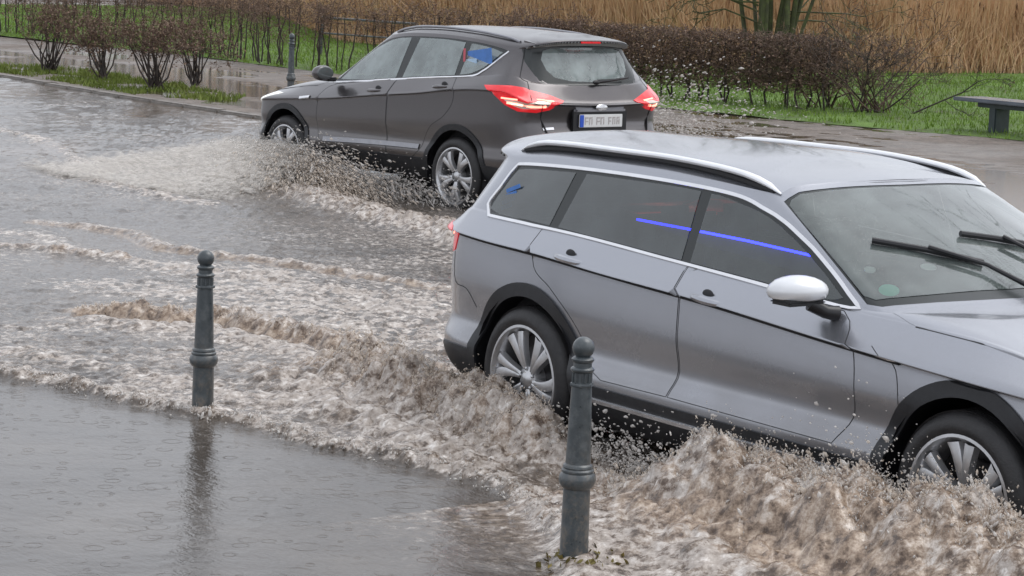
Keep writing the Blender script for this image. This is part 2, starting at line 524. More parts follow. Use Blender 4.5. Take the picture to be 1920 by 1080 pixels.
MIR = np.array([1, -1, 1.])
def upper(d, zmin):
    V, N_, F = d
    return V, N_, F[V[F][:, :, 2].min(1) > zmin]
def bar(mb, sh, x0, x1, z0, z1, out, th, k, n=9, bow=0.0):
    """flat grip bar standing off the body side"""
    pts = []
    for i in range(n):
        t = i / (n - 1); x = x0 + (x1 - x0) * t; z = z0 + (z1 - z0) * t + bow * math.sin(math.pi * t)
        y = float(sh.S(*sh.side(x, z - .03))[0][1])
        pts.append((x, k * (y + out * (.35 + .65 * math.sin(math.pi * t) ** .5)), z))
    return mb.tube(pts, [th * (.55 + .45 * math.sin(math.pi * i / (n - 1)) ** .5) for i in range(n)], 8)
def panel_obj(name, data, m, parent, side=0, sg=1, offset=0.0, thick=0.0, flipn=False):
    """side 0: both halves joined, +1: near half, -1: far half.  sg: near side sign in local y"""
    Vs, Ns, Fs = [], [], []
    n = 0
    for d in data:
        V, N_, F = d
        for q in ((1, -1) if side == 0 else (side,)):
            k = q * sg
            v = (V + N_ * offset) * (MIR if k < 0 else 1)
            nn = N_ * (MIR if k < 0 else 1)
            f = F[:, ::-1] if k < 0 else F
            Vs.append(v); Ns.append(nn); Fs.append(f + n); n += len(v)
    V = np.concatenate(Vs); N_ = np.concatenate(Ns); F = np.concatenate(Fs)
    if flipn: F = F[:, ::-1]; N_ = -N_
    me = bpy.data.meshes.new(name)
    if thick > 0:
        # rim wall down to the body so raised panels have depth
        e = {}
        for f in F:
            for i in range(3):
                a, b = int(f[i]), int(f[(i + 1) % 3])
                e[(a, b)] = 1
        bd = [(a, b) for (a, b) in e if (b, a) not in e and not (abs(V[a][1]) < 1e-4 and abs(V[b][1]) < 1e-4)]
        ids = {}
        ex = []
        for a, b in bd:
            for q in (a, b):
                if q not in ids:
                    ids[q] = (len(V) + len(ex), len(V) + len(ex) + 1)
                    ex += [V[q], V[q] - N_[q] * thick]
        faces = [tuple(int(i) for i in f) for f in F] + [(ids[b][0], ids[a][0], ids[a][1], ids[b][1]) for a, b in bd]
        V2 = np.concatenate([V, np.array(ex).reshape(-1, 3)]) if ex else V
        me.from_pydata(V2.tolist(), [], faces)
        me.shade_smooth()
    else:
        me.from_pydata(V.tolist(), [], F.tolist())
        me.shade_smooth()
        me.normals_split_custom_set_from_vertices(N_.tolist())
    me.materials.append(m)
    return link(bpy.data.objects.new(name, me), parent)

def ribbon(sh, svs, w, h, mb, sg=1, closed=False, base=0.0, both=False):
    """raised strip following the surface"""
    sv = np.array(svs); P = sh.S(sv[:, 0], sv[:, 1]); N_ = sh.N(sv[:, 0], sv[:, 1])
    for k in ((sg, -sg) if both else (sg,)):
        Q = P * (MIR if k < 0 else 1); NN = N_ * (MIR if k < 0 else 1)
        n = len(Q); V, F = [], []
        for i in range(n):
            a = Q[(i - 1) % n] if closed or i > 0 else Q[i]; b = Q[(i + 1) % n] if closed or i < n - 1 else Q[i]
            d = b - a; d = d / max(np.linalg.norm(d), 1e-9)
            t = np.cross(NN[i], d); t /= max(np.linalg.norm(t), 1e-9)
            c = Q[i] + NN[i] * base
            V += [c - t * w / 2 - NN[i] * .004, c - t * w / 2 * .8 + NN[i] * h, c + t * w / 2 * .8 + NN[i] * h, c + t * w / 2 - NN[i] * .004]
        for i in range(n if closed else n - 1):
            j = (i + 1) % n
            for q in range(3):
                F.append((i * 4 + q, j * 4 + q, j * 4 + q + 1, i * 4 + q + 1))
        mb.add(V, F)
    return mb

def fill(d, n=14):
    ks = sorted(d); return [float(np.interp(k, ks, [d[q] for q in ks])) for k in range(n)]

def wheel(parent, loc, rad, rimr, width, spokes, style, sg, ang=0.0):
    """wheel > tyre, rim ; axis along y, outer face towards local y*sg"""
    w = MB()
    t = empty('wheel'); t.parent = parent; t.location = loc; t.rotation_euler = (0, ang, 0)
    Mx = Matrix.Rotation(R(-90) * sg, 4, 'X')       # lathe z -> outward
    hw = width / 2
    prof = [(rimr - .01, -hw + .02), (rimr + .02, -hw), (rad - .05, -hw - .004), (rad - .015, -hw + .02), (rad - .003, -hw + .045), (rad, 0), (rad - .003, hw - .045), (rad - .015, hw - .02), (rad - .05, hw + .004), (rimr + .02, hw), (rimr - .01, hw - .014)]
    w.lathe(prof, 56, Mx)
    for k in range(4):
        zz = -hw + .05 + k * (width - .1) / 3
        w.lathe([(rad - .004, zz - .004), (rad + .0035, zz - .012), (rad + .0035, zz + .012), (rad - .004, zz + .004)], 56, Mx)
    w.build('tyre', M['rubber'], t, angle=50)
    r = MB()
    r.lathe([(rimr, hw - .018), (rimr + .006, hw - .006), (rimr - .006, hw - .004), (rimr - .016, hw - .02), (rimr - .03, hw - .05), (rimr - .035, -hw + .05), (rimr - .02, -hw + .01)], 56, Mx)
    r.lathe([(.001, hw - .022), (.028, hw - .024), (.034, hw - .032), (.060, hw - .042), (.066, hw - .06), (.07, hw - .10)], 28, Mx)
    for k in range(5):
        a = 2 * math.pi * (k + .5) / 5
        c = Mx @ Vector((.05 * math.cos(a), .05 * math.sin(a), hw - .034))
        r.ball(c, .009, 8)
    def spoke(a0, w0, w1, twist=0., dz0=-.035, dz1=-.022, th=.03):
        V, n = [], 7
        for i in range(n):
            q = i / (n - 1); rr_ = .05 + (rimr - .026 - .05) * q
            a = a0 + twist * q * q
            ww = w0 + (w1 - w0) * q
            zz = hw + dz0 + (dz1 - dz0) * q + .012 * math.sin(q * math.pi)
            for (o, dz) in ((-1, -th), (-.8, 0), (0, .006), (.8, 0), (1, -th)):
                V.append(Mx @ Vector((rr_ * math.cos(a) - o * ww * math.sin(a), rr_ * math.sin(a) + o * ww * math.cos(a), zz + dz)))
        F = [(i * 5 + q, i * 5 + q + 1, (i + 1) * 5 + q + 1, (i + 1) * 5 + q) for i in range(n - 1) for q in range(4)]
        r.add(V, F)
    if style == 'five':
        for k in range(spokes):
            a = 2 * math.pi * k / spokes
            spoke(a - .10, .020, .034, -.13); spoke(a + .10, .020, .034, .13)
            # web joining the pair near the hub
            spoke(a, .026, .010, 0, -.045, -.07)
    else:
        for k in range(spokes):
            a = 2 * math.pi * k / spokes
            spoke(a - .11, .013, .030, .04); spoke(a + .11, .013, .036, .20)
    rim = r.build('rim', M['rim'], t, angle=50)
    d = MB()
    d.lathe([(rimr - .036, -.02), (.06, -.03), (.001, -.03)], 40, Mx)
    d.lathe([(.155, -.006), (.155, .012), (.05, .016)], 40, Mx)
    d.build('brake_disc', M['rim_dark'], t)
    return t

def well(mb, cx, cz, r, y0, y1, sg):
    """dark wheel-housing liner"""
    n = 20; V, F = [], []
    for i in range(n + 1):
        a = R(-25 + 230 * i / n)
        for y in (y0, y1):
            V.append((cx + r * math.cos(a), y * sg, cz + r * math.sin(a)))
    for i in range(n): F.append((2 * i, 2 * i + 1, 2 * i + 3, 2 * i + 2))
    c = len(V); V.append((cx, y1 * sg, cz))
    for i in range(n): F.append((2 * i + 1, c, 2 * i + 3))
    mb.add(V, F)

def seat(parent, x, y, z0=.42, w=.48, top=1.12, cloth=None):
    t = empty('seat'); t.parent = parent; t.location = (x, y, 0)
    MB().box((0.05, 0, z0), (.50, w, .18), bev=.06).box((-.24, 0, (z0 + top) / 2 - .02), (.14, w - .02, top - z0 - .18), ry=R(-12), bev=.055).build('backrest', cloth or M['seat'], t)
    MB().box((-.36, 0, top + .02), (.09, .25, .19), ry=R(-8), bev=.04).tube([(-.33, .06, top - .16), (-.36, .06, top)], .008, 6).tube([(-.33, -.06, top - .16), (-.36, -.06, top)], .008, 6).build('headrest', cloth or M['seat'], t)
    return t

def cabin(car, sh, z_floor, z_belt, xd, wid, rows, cloth, top):
    tub = MB()
    # floor, door cards, dash, parcel
    tub.box((.9, 0, z_floor), (2.9, wid * 2, .03))
    for s in (-1, 1): tub.box((.75, s * (wid + .005), (z_floor + z_belt) / 2 - .01), (2.75, .03, z_belt - z_floor), bev=.01)
    tub.box((xd, 0, z_belt - .14), (.42, wid * 2 - .02, .24), bev=.08)
    tub.box((-.60, 0, z_belt - .20), (.06, wid * 2 + .08, .52), bev=.02)
    tub.box((-.40, 0, z_belt - .02), (.50, wid * 2, .03), bev=.01)
    tub.build('cabin_trim', M['interior'], car)
    for x, ys in rows:
        for y in ys: seat(car, x, y, z_floor + .15, .46, top, cloth)
    st = MB(); M4 = Matrix.Translation((xd - .34, .36, z_belt - .06)) @ Matrix.Rotation(R(-65), 4, 'Y')
    st.lathe([(.18 + .014 * math.cos(a), .014 * math.sin(a)) for a in [2 * math.pi * i / 8 for i in range(8)]], 28, M4, closed=True)
    st.tube([M4 @ Vector((-.17, 0, 0)), M4 @ Vector((.17, 0, 0))], .02, 8).tube([M4 @ Vector((0, 0, 0)), M4 @ Vector((0, 0, -.3))], .03, 8)
    st.build('steering_wheel', M['black'], car)

def base_lines(spec, bx, by, rearw, frontw):
    L = []
    for z, yo, rx, fx in spec:
        zz = fill(z)
        L.append([[bx[k] + rx * rearw[k] + fx * frontw[k], max(0, by[k] + yo * (1 if 0 < k < 13 else 0) * (min(1, by[k] / .5))), zz[k]] for k in range(14)])
    return L
def hood_lines(a, b, bulge, n=3):
    out = []
    for i in range(1, n + 1):
        t = i / (n + 1); row = []
        for k in range(14):
            p = [a[k][q] * (1 - t) + b[k][q] * t for q in range(3)]
            if k >= 9: p[2] += bulge * 4 * t * (1 - t) * min(1, (k - 8) / 2)
            row.append(p)
        out.append(row)
    return out

REARW = [1, 1, .85, .3, 0, 0, 0, 0, 0, 0, 0, 0, 0, 0]
FRONTW = [0, 0, 0, 0, 0, 0, 0, 0, 0, 0, .25, .8, 1, 1]

def headrest_dummy(): pass

# ------------------------------------------------------------------ the silver estate
def build_silver():
    car = empty('estate_car', (0.795, 11.382, 0.004), -0.9438)
    tag(car, 'silver estate car ploughing through the flood with a brown bow wave at its front wheel', 'car')
    sg = -1
    bx = [-.97, -.95, -.86, -.60, -.30, .10, .60, 1.30, 2.06, 2.79, 3.28, 3.48, 3.60, 3.64]
    by = [0, .48, .745, .875, .90, .905, .908, .91, .91, .905, .87, .70, .38, 0]
    cz = {0: .975, 3: .97, 5: .948, 7: .893, 8: .845, 9: .805, 11: .75, 13: .73}
    spec = [
        ({0: .27, 3: .22, 10: .19, 13: .22}, -.09, .10, -.14),
        ({0: .34, 4: .32, 13: .32}, -.01, .02, -.02),
        ({0: .44, 4: .43, 13: .42}, .014, 0, .0),
        ({0: .56, 13: .54}, -.032, -.01, -.01),
        ({0: .76, 5: .74, 9: .67, 13: .64}, -.006, .02, -.04),
        ({k: v - .017 for k, v in cz.items()}, -.018, .03, -.06),
        (cz, .022, .02, -.07),
        ({k: v + .022 for k, v in cz.items()}, .006, .035, -.09)]
    L = base_lines(spec, bx, by, REARW, FRONTW)
    zb = fill({0: 1.02, 2: 1.03, 3: 1.075, 4: 1.07, 5: 1.05, 6: 1.028, 7: .995, 8: .955, 9: .925, 10: .845, 11: .79, 12: .78, 13: .775})
    yb = [0, .46, .68, .805, .825, .835, .84, .84, .825, .79, .74, .56, .32, 0]
    xb = [-.93, -.91, -.82, -.60, -.30, .10, .60, 1.30, 2.06, 2.76, 3.20, 3.36, 3.44, 3.46]
    La = [[xb[k], yb[k], zb[k]] for k in range(14)]
    Lb = [[-.90, 0, 1.05], [-.88, .42, 1.05], [-.80, .64, 1.06], [-.60, .785, 1.09], [-.30, .805, 1.085], [.10, .815, 1.065], [.60, .82, 1.043], [1.30, .82, 1.01], [2.13, .79, .975],
          [2.24, .72, .99], [2.33, .57, 1.005], [2.41, .38, 1.015], [2.455, .18, 1.02], [2.465, 0, 1.02]]
    L9 = [[-.73, 0, 1.335], [-.715, .36, 1.33], [-.66, .55, 1.325], [-.50, .665, 1.315], [-.20, .68, 1.335], [.15, .685, 1.35], [.60, .685, 1.355], [1.10, .68, 1.345], [1.43, .64, 1.335],
          [1.46, .56, 1.365], [1.485, .42, 1.38], [1.505, .27, 1.388], [1.515, .13, 1.39], [1.52, 0, 1.39]]
    L10 = [[-.84, 0, 1.405], [-.82, .36, 1.395], [-.72, .560, 1.36], [-.52, .63, 1.36], [-.20, .645, 1.385], [.15, .65, 1.395], [.60, .65, 1.40], [1.05, .645, 1.385], [1.38, .615, 1.36],
           [1.41, .54, 1.385], [1.44, .41, 1.398], [1.46, .265, 1.404], [1.47, .13, 1.408], [1.475, 0, 1.41]]
    L11 = [[-.66, 0, 1.45], [-.64, .26, 1.445], [-.56, .42, 1.43], [-.42, .50, 1.42], [-.15, .52, 1.438], [.15, .53, 1.447], [.60, .53, 1.452], [1.0, .52, 1.437], [1.20, .48, 1.412],
           [1.24, .40, 1.420], [1.27, .31, 1.427], [1.29, .20, 1.431], [1.30, .10, 1.434], [1.305, 0, 1.435]]
    L12 = [[x, 0, z] for x, z in zip([-.42, -.40, -.34, -.25, 0, .2, .6, .85, 1.0, 1.03, 1.06, 1.08, 1.09, 1.10], [1.472, 1.472, 1.473, 1.475, 1.478, 1.48, 1.480, 1.474, 1.463, 1.459, 1.456, 1.454, 1.452, 1.451])]
    sh = Shell(L + [La] + hood_lines(La, Lb, .022) + [Lb, L9, L10, L11, L12])
    side = lambda pts, **k: [sh.side(x, z) for x, z in smooth_poly(pts, **k)]
    feats = []
    HW = 12
    feats.append(('hood', [(8.5, 8.15), (9, 8.1), (10, 8.08), (11, 8.05), (12, 8.05), (13, 8.05), (13, 11.95), (12, 11.95), (11, 11.95), (10, 11.95), (9, 11.95), (8.5, 11.9)]))
    tg = [(0, 4.2), (1, 4.2), (1.6, 4.2), (1.95, 5), (2.05, 6.2), (2.15, 8.2), (2.35, 10), (2.5, 12), (2.55, 13.1), (2.2, 13.6), (1, 13.7), (0, 13.7)]
    feats.append(('tailgate', tg))
    rd = [(.02, 1.058), (.30, 1.052), (1.075, 1.012), (1.10, .88), (1.11, .60), (1.08, .445), (.62, .44), (.47, .50), (.42, .60), (.33, .70), (.18, .80), (.04, .88)]
    fd = [(1.085, 1.012), (1.55, .990), (2.05, .955), (2.14, .90), (2.20, .75), (2.20, .58), (2.12, .44), (1.09, .445), (1.12, .60), (1.11, .88)]
    RD = side(rd, sharp=(0, 2, 5, 6)); FD = side(fd, sharp=(0, 2, 6, 7))
    feats += [('rear_door', RD), ('front_door', FD)]
    dlo = [(-.42, 1.065), (-.49, 1.115), (-.455, 1.20), (-.41, 1.295), (-.33, 1.318), (.15, 1.338), (.74, 1.342), (1.15, 1.328), (1.38, 1.292), (1.60, 1.222), (1.85, 1.11), (2.105, .972), (2.0, .966), (1.5, .995), (.92, 1.022), (.3, 1.05)]
    DLO = side(dlo, sharp=(0, 11,))
    feats.append(('pillar', DLO))
    p1 = [(-.40, 1.085), (-.455, 1.125), (-.425, 1.20), (-.39, 1.275), (-.32, 1.298), (.085, 1.318), (.045, 1.075)]
    p2 = [(.115, 1.075), (.17, 1.320), (.74, 1.324), (.985, 1.320), (1.015, 1.036), (.6, 1.055)]
    p3 = [(1.075, 1.034), (1.055, 1.316), (1.15, 1.310), (1.37, 1.275), (1.585, 1.204), (1.82, 1.095), (1.99, 1.005), (1.93, .988), (1.5, 1.013)]
    P1, P2, P3 = side(p1, sharp=(5, 6)), side(p2, sharp=(0, 1, 3, 4)), side(p3, sharp=(0, 1, 6, 7))
    feats += [('quarter_pane', P1), ('rear_pane', P2), ('front_pane', P3)]
    WSF = [(8.06, 12.1), (8.5, 12.06), (9, 12.05), (10, 12.05), (11, 12.05), (12, 12.05), (13, 12.05), (13, 13.0), (12, 13.0), (11, 13.0), (10, 13.0), (9, 13.0), (8.4, 12.98), (8.1, 12.94), (8.06, 12.6)]
    WSG = [(8.16, 12.2), (8.5, 12.15), (9, 12.14), (10, 12.14), (11, 12.15), (12, 12.15), (13, 12.15), (13, 12.95), (12, 12.95), (11, 12.95), (10, 12.95), (9, 12.95), (8.45, 12.93), (8.2, 12.88), (8.14, 12.6)]
    feats += [('screen_frame', WSF), ('windscreen', WSG)]
    RGF = [(0, 12.1), (1, 12.1), (2, 12.1), (2.3, 12.3), (2.3, 12.8), (2, 12.95), (1, 12.95), (0, 12.95)]
    feats += [('rear_glass', RGF)]
    # lamps
    TL = [(2.62, 6.9), (2.78, 6.2), (2.76, 5.0), (2.62, 4.5), (2.2, 4.4), (1.6, 4.4), (1.0, 4.4), (1.0, 6.6), (1.6, 6.9), (2.2, 7.05)]
    feats.append(('tail_light', TL))
    HL = [sh.near(p) for p in [(3.2, .86, .76), (3.25, .85, .69), (3.35, .78, .62), (3.5, .62, .61), (3.58, .44, .62), (3.55, .44, .70), (3.42, .62, .74), (3.25, .78, .78)]]
    feats.append(('headlight', HL))
    feats.append(('grille', [(11.9, 3.2), (13, 3.2), (13, 5.4), (11.9, 5.4)]))
    # dark lower cladding: everything below v=2 plus the arch rings
    feats.append(('cladding', [(0, .02), (0, 1.55), (1, 1.55), (2, 1.7), (3, 1.9), (3.5, 1.9), (4, 1.9), (5, 1.85), (6, 1.80), (7, 1.80), (8, 1.80), (9, 1.8), (10, 1.9), (11, 1.8), (12, 1.6), (13, 1.6), (13, .02)]))
    for nm, cx in (('ring_r', 0.0), ('ring_f', 2.79)):
        feats.append(('cladding', [sh.side(x, z) for x, z in circ(cx, .345, .452, -25, 205, 44, False)]))
    for cx in (0.0, 2.79):
        feats.append(('hole', [sh.side(x, max(z, .20)) for x, z in circ(cx, .345, .388, -40, 220, 44, False)]))
    G = panelise(sh, feats)
    body = panel_obj('body', [G['shell'], G['tailgate']], M['silver'], car, 0, sg)
    panel_obj('hood', [G['hood']], M['silver'], car, 0, sg, .001)
    panel_obj('lower_cladding', [G['cladding']], M['cladding'], car, 0, sg, .010, .012)
    panel_obj('window_surround', [G['pillar'], G['screen_frame']], M['pillar'], car, 0, sg, -.002)
    panel_obj('cabin_lining', [upper(G['shell'], 1.10)], M['headliner'], car, 0, sg, -.015, 0, True)
    panel_obj('windscreen', [G['windscreen']], M['glass_ws'], car, 0, sg)
    panel_obj('rear_window', [G['rear_glass']], M['glass_priv'], car, 0, sg)
    panel_obj('grille', [G['grille']], M['black'], car, 0, sg, -.01)
    for q in (1, -1):
        panel_obj('quarter_window', [G['quarter_pane']], M['glass_priv'], car, q, sg)
        o = panel_obj('tail_light', [G['tail_light']], M['red'], car, q, sg, .004, .01)
        w = MB()
        ribbon(sh, [(1.3, 4.9), (1.7, 4.9), (2.0, 4.9), (2.25, 4.9)], .022, .003, w, sg * q, base=.006)
        w.build('lit_strip', M['red_lit'], o)
        panel_obj('headlight', [G['headlight']], M['head'], car, q, sg, .003, .008)
        for nm, pane, gl, hx, hz, mat_ in (('rear_door', 'rear_pane', RD, .33, .948, M['glass_priv']), ('front_door', 'front_pane', FD, 1.31, .897, M['glass_s'])):
            d = panel_obj('door', [G[nm]], M['silver'], car, q, sg, .0005)
            panel_obj('window', [G[pane]], mat_, d, q, sg, 0)
            h = MB()
            bar(h, sh, hx - .10, hx + .10, hz + .012, hz - .002, .044, .017, sg * q)
            hp = sh.S(*sh.side(hx, hz + .028))[0]; hn = hp * (MIR if sg * q < 0 else 1)
            h.build('handle', M['silver'], d)
            h = MB(); h.ball(Vector(hn), .030, 14, (1.25, .25, .75)); h.build('handle_recess', M['gap'], d)
    # bright surround, roof rails, seams
    tr = MB(); ribbon(sh, DLO, .020, .007, tr, sg, True, both=True); tr.build('window_trim', M['chrome'], car)
    tr2 = MB(); ribbon(sh, [sh.side(x, .345) for x in np.linspace(.45, 2.34, 30)], .022, .006, tr2, sg, both=True, base=.014); tr2.build('sill_trim', M['chrome'], car)
    sm = MB()
    for q in (RD, FD): ribbon(sh, q, .0045, .0012, sm, sg, True, both=True)
    ribbon(sh, [(8.5, 8.15), (9, 8.1), (10, 8.08), (11, 8.05), (12, 8.05), (13, 8.05)], .006, .002, sm, sg, both=True)
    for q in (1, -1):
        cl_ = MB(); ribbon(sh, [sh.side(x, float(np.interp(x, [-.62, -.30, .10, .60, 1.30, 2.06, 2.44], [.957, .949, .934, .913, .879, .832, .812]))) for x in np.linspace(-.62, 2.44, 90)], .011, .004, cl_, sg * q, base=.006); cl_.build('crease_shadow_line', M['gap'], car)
    ribbon(sh, side([(2.30, .86), (2.42, .78), (2.45, .60), (2.38, .45)], closed=False), .004, .0012, sm, sg, both=True)
    ribbon(sh, side([(-.44, .62), (-.52, .70), (-.66, .72), (-.70, .86)], closed=False), .005, .0012, sm, sg, both=True)
    ribbon(sh, [(0, 4.2), (1, 4.2), (1.6, 4.2), (1.95, 5), (2.05, 6.2), (2.15, 8.2), (2.35, 10), (2.5, 12)], .006, .0015, sm, sg, both=True)
    sm.build('panel_gaps', M['gap'], car)
    rr = MB()
    for k in (1, -1):
        xs = np.linspace(-.46, 1.42, 26); pts, rad = [], []
        for x in xs:
            t = (x + .46) / 1.88
            y = (.622 + .018 * math.sin(t * math.pi)) * k
            zt = float(sh.S(*sh.top(x, abs(y)))[0][2])
            lift = .034 * min(1, min(t, 1 - t) / .10) ** .6
            pts.append((x, y, zt + .004 + lift)); rad.append(.022 * (min(1, min(t, 1 - t) / .06) ** .5 * .75 + .25))
        rr = MB(); rr.tube(pts, rad, 12, flat=.62); ro_ = rr.build('roof_rail', M['satin'], car)
        rb = MB(); rb.tube([(x, (.622 + .018 * math.sin((x + .46) / 1.88 * math.pi)) * k, float(sh.S(*sh.top(x, .62))[0][2]) + .006) for x in np.linspace(-.42, 1.38, 22)], .014, 6)
        rb.build('rail_seal', M['gap'], ro_)
    # mirrors
    for k in (1, -1):
        s = sg * k
        mr = MB()
        mr.ball((1.965, s * 1.005, 1.035), 1, 22, (.095, .118, .062))
        V = []
        for (x, y, z) in mr.v:
            z2 = max(z, 1.002) if z < 1.02 else z
            x2 = max(x, 1.915)
            V.append((x2 + (y * s - 1.0) * -.25, y, z2 + (1.005 - abs(y)) * .03))
        mr.v = V
        o = mr.build('mirror', M['mirror'], car)
        lo = MB(); lo.box((1.965, s * 1.00, .992), (.125, .20, .024), bev=.011); lo.tube([(1.99, s * .96, .985), (2.02, s * .90, .952), (2.04, s * .85, .945)], [.03, .027, .032], 10)
        lo.build('mirror_foot', M['black'], o)
        gl = MB(); gl.box((1.912 - 0, s * 1.0, 1.035), (.004, .18, .075), bev=.002); gl.build('mirror_glass', M['glassdark'], o)
    # wipers lifted mid sweep
    def wsp(x, y, up): 
        h = sh.S(*sh.top(x, abs(y)))[0]; n_ = sh.N(*sh.top(x, abs(y)))[0]
        p = (h + n_ * up); return Vector((p[0], math.copysign(p[1], y), p[2]))
    for bl, arm in (([(1.87, -.52), (2.02, -.35), (2.165, -.178)], [(2.02, -.35), (2.20, -.20), (2.42, -.14)]), ([(1.95, -.09), (2.0, .07), (2.05, .22), (2.07, .32)], [(2.01, .10), (2.2, .18), (2.43, .25)])):
        w = MB(); w.tube([wsp(x, y, .016) for x, y in bl], .013, 8); wp = w.build('wiper', M['black'], car)
        w = MB(); w.tube([wsp(x, y, .030) for x, y in arm], [.010, .009, .012], 8); w.build('wiper_arm', M['black'], wp)
    # stickers on the windscreen
    def disc(x, y, r, m_, nm, sx=1.0):
        c = wsp(x, y, -.006); n_ = Vector(sh.N(*sh.top(x, abs(y)))[0]); n_.y = math.copysign(n_.y, y)
        Mx = Matrix.Translation(c) @ n_.to_track_quat('Z', 'Y').to_matrix().to_4x4() @ Matrix.Diagonal((sx, 1, 1, 1))
        d = MB(); d.lathe([(r, 0), (r, .001), (.0001, .0012)], 20, Mx); return d.build(nm, m_, car)
    disc(2.13, -.665, .042, M['decal_green'], 'badge_sticker')
    disc(2.09, -.41, .026, M['decal_white'], 'toll_sticker', 1.3)
    disc(1.99, -.64, .024, M['decal_white'], 'round_sticker')
    # fender badge, blue print in quarter window, glowing line for the blue LED reflection
    bg_ = MB(); bar(bg_, sh, 2.24, 2.42, .842, .818, .016, .010, sg); bg_.build('fender_badge', M['chrome'], car)
    # cabin
    cabin(car, sh, .40, .96, 2.12, .74, [(1.15, (-.37, .37)), (.35, (-.4, .0, .4))], M['seat'], 1.02)
    led_refl = MB(); led_refl.tube([(.50, -.655, 1.145), (.9, -.66, 1.143), (1.26, -.66, 1.138), (1.70, -.655, 1.122)], .0052, 6); led_refl.build('led_reflection', M['blue_reflect'], car)  # glowing tube inside the near window imitates the reflected ambient light
    pn = MB(); q_ = [(.52, 1.148), (.72, 1.112), (1.0, 1.08), (1.3, 1.062), (1.55, 1.045), (1.92, .985), (1.84, 1.06), (1.72, 1.118), (1.26, 1.134), (.9, 1.142)]
    pn.add([(x, -.648, z) for x, z in q_] + [(x, -.636, z) for x, z in q_], [tuple(range(10)), tuple(range(19, 9, -1))] + [(i, (i + 1) % 10, 10 + (i + 1) % 10, 10 + i) for i in range(10)]); pn.build('door_trim', M['interior'], car)
    q = MB()
    for i in range(4):
        q.box((-.37 + i * .010, -.765 + .005 * i, 1.115 + i * .030), (.085 + .02 * (i % 2), .003, .019), rz=R(4), ry=R(-20))
    q.build('blue_print', M['decal_blue'], car)
    w = MB()
    for cx in (0, 2.79):
        for s in (-1, 1): well(w, cx, .345, .40, .90, .55, s)
    w.box((1.4, 0, .30), (1.9, 1.68, .16)); w.box((1.4, 0, .34), (4.4, 1.1, .20)); w.box((-.62, 0, .36), (.4, 1.4, .16))
    w.build('underbody', M['black'], car)
    for cx, y in ((0, 1), (0, -1), (2.79, 1), (2.79, -1)):
        s = sg * y
        wheel(car, (cx, s * .80, .34), .342, .252, .225, 6, 'turbine', s, .5 * cx + .25)
    pl = MB(); pl.box((-.985, 0, .80), (.012, .52, .11), bev=.004); pl.build('number_plate', M['plate'], car)
    return car, sh

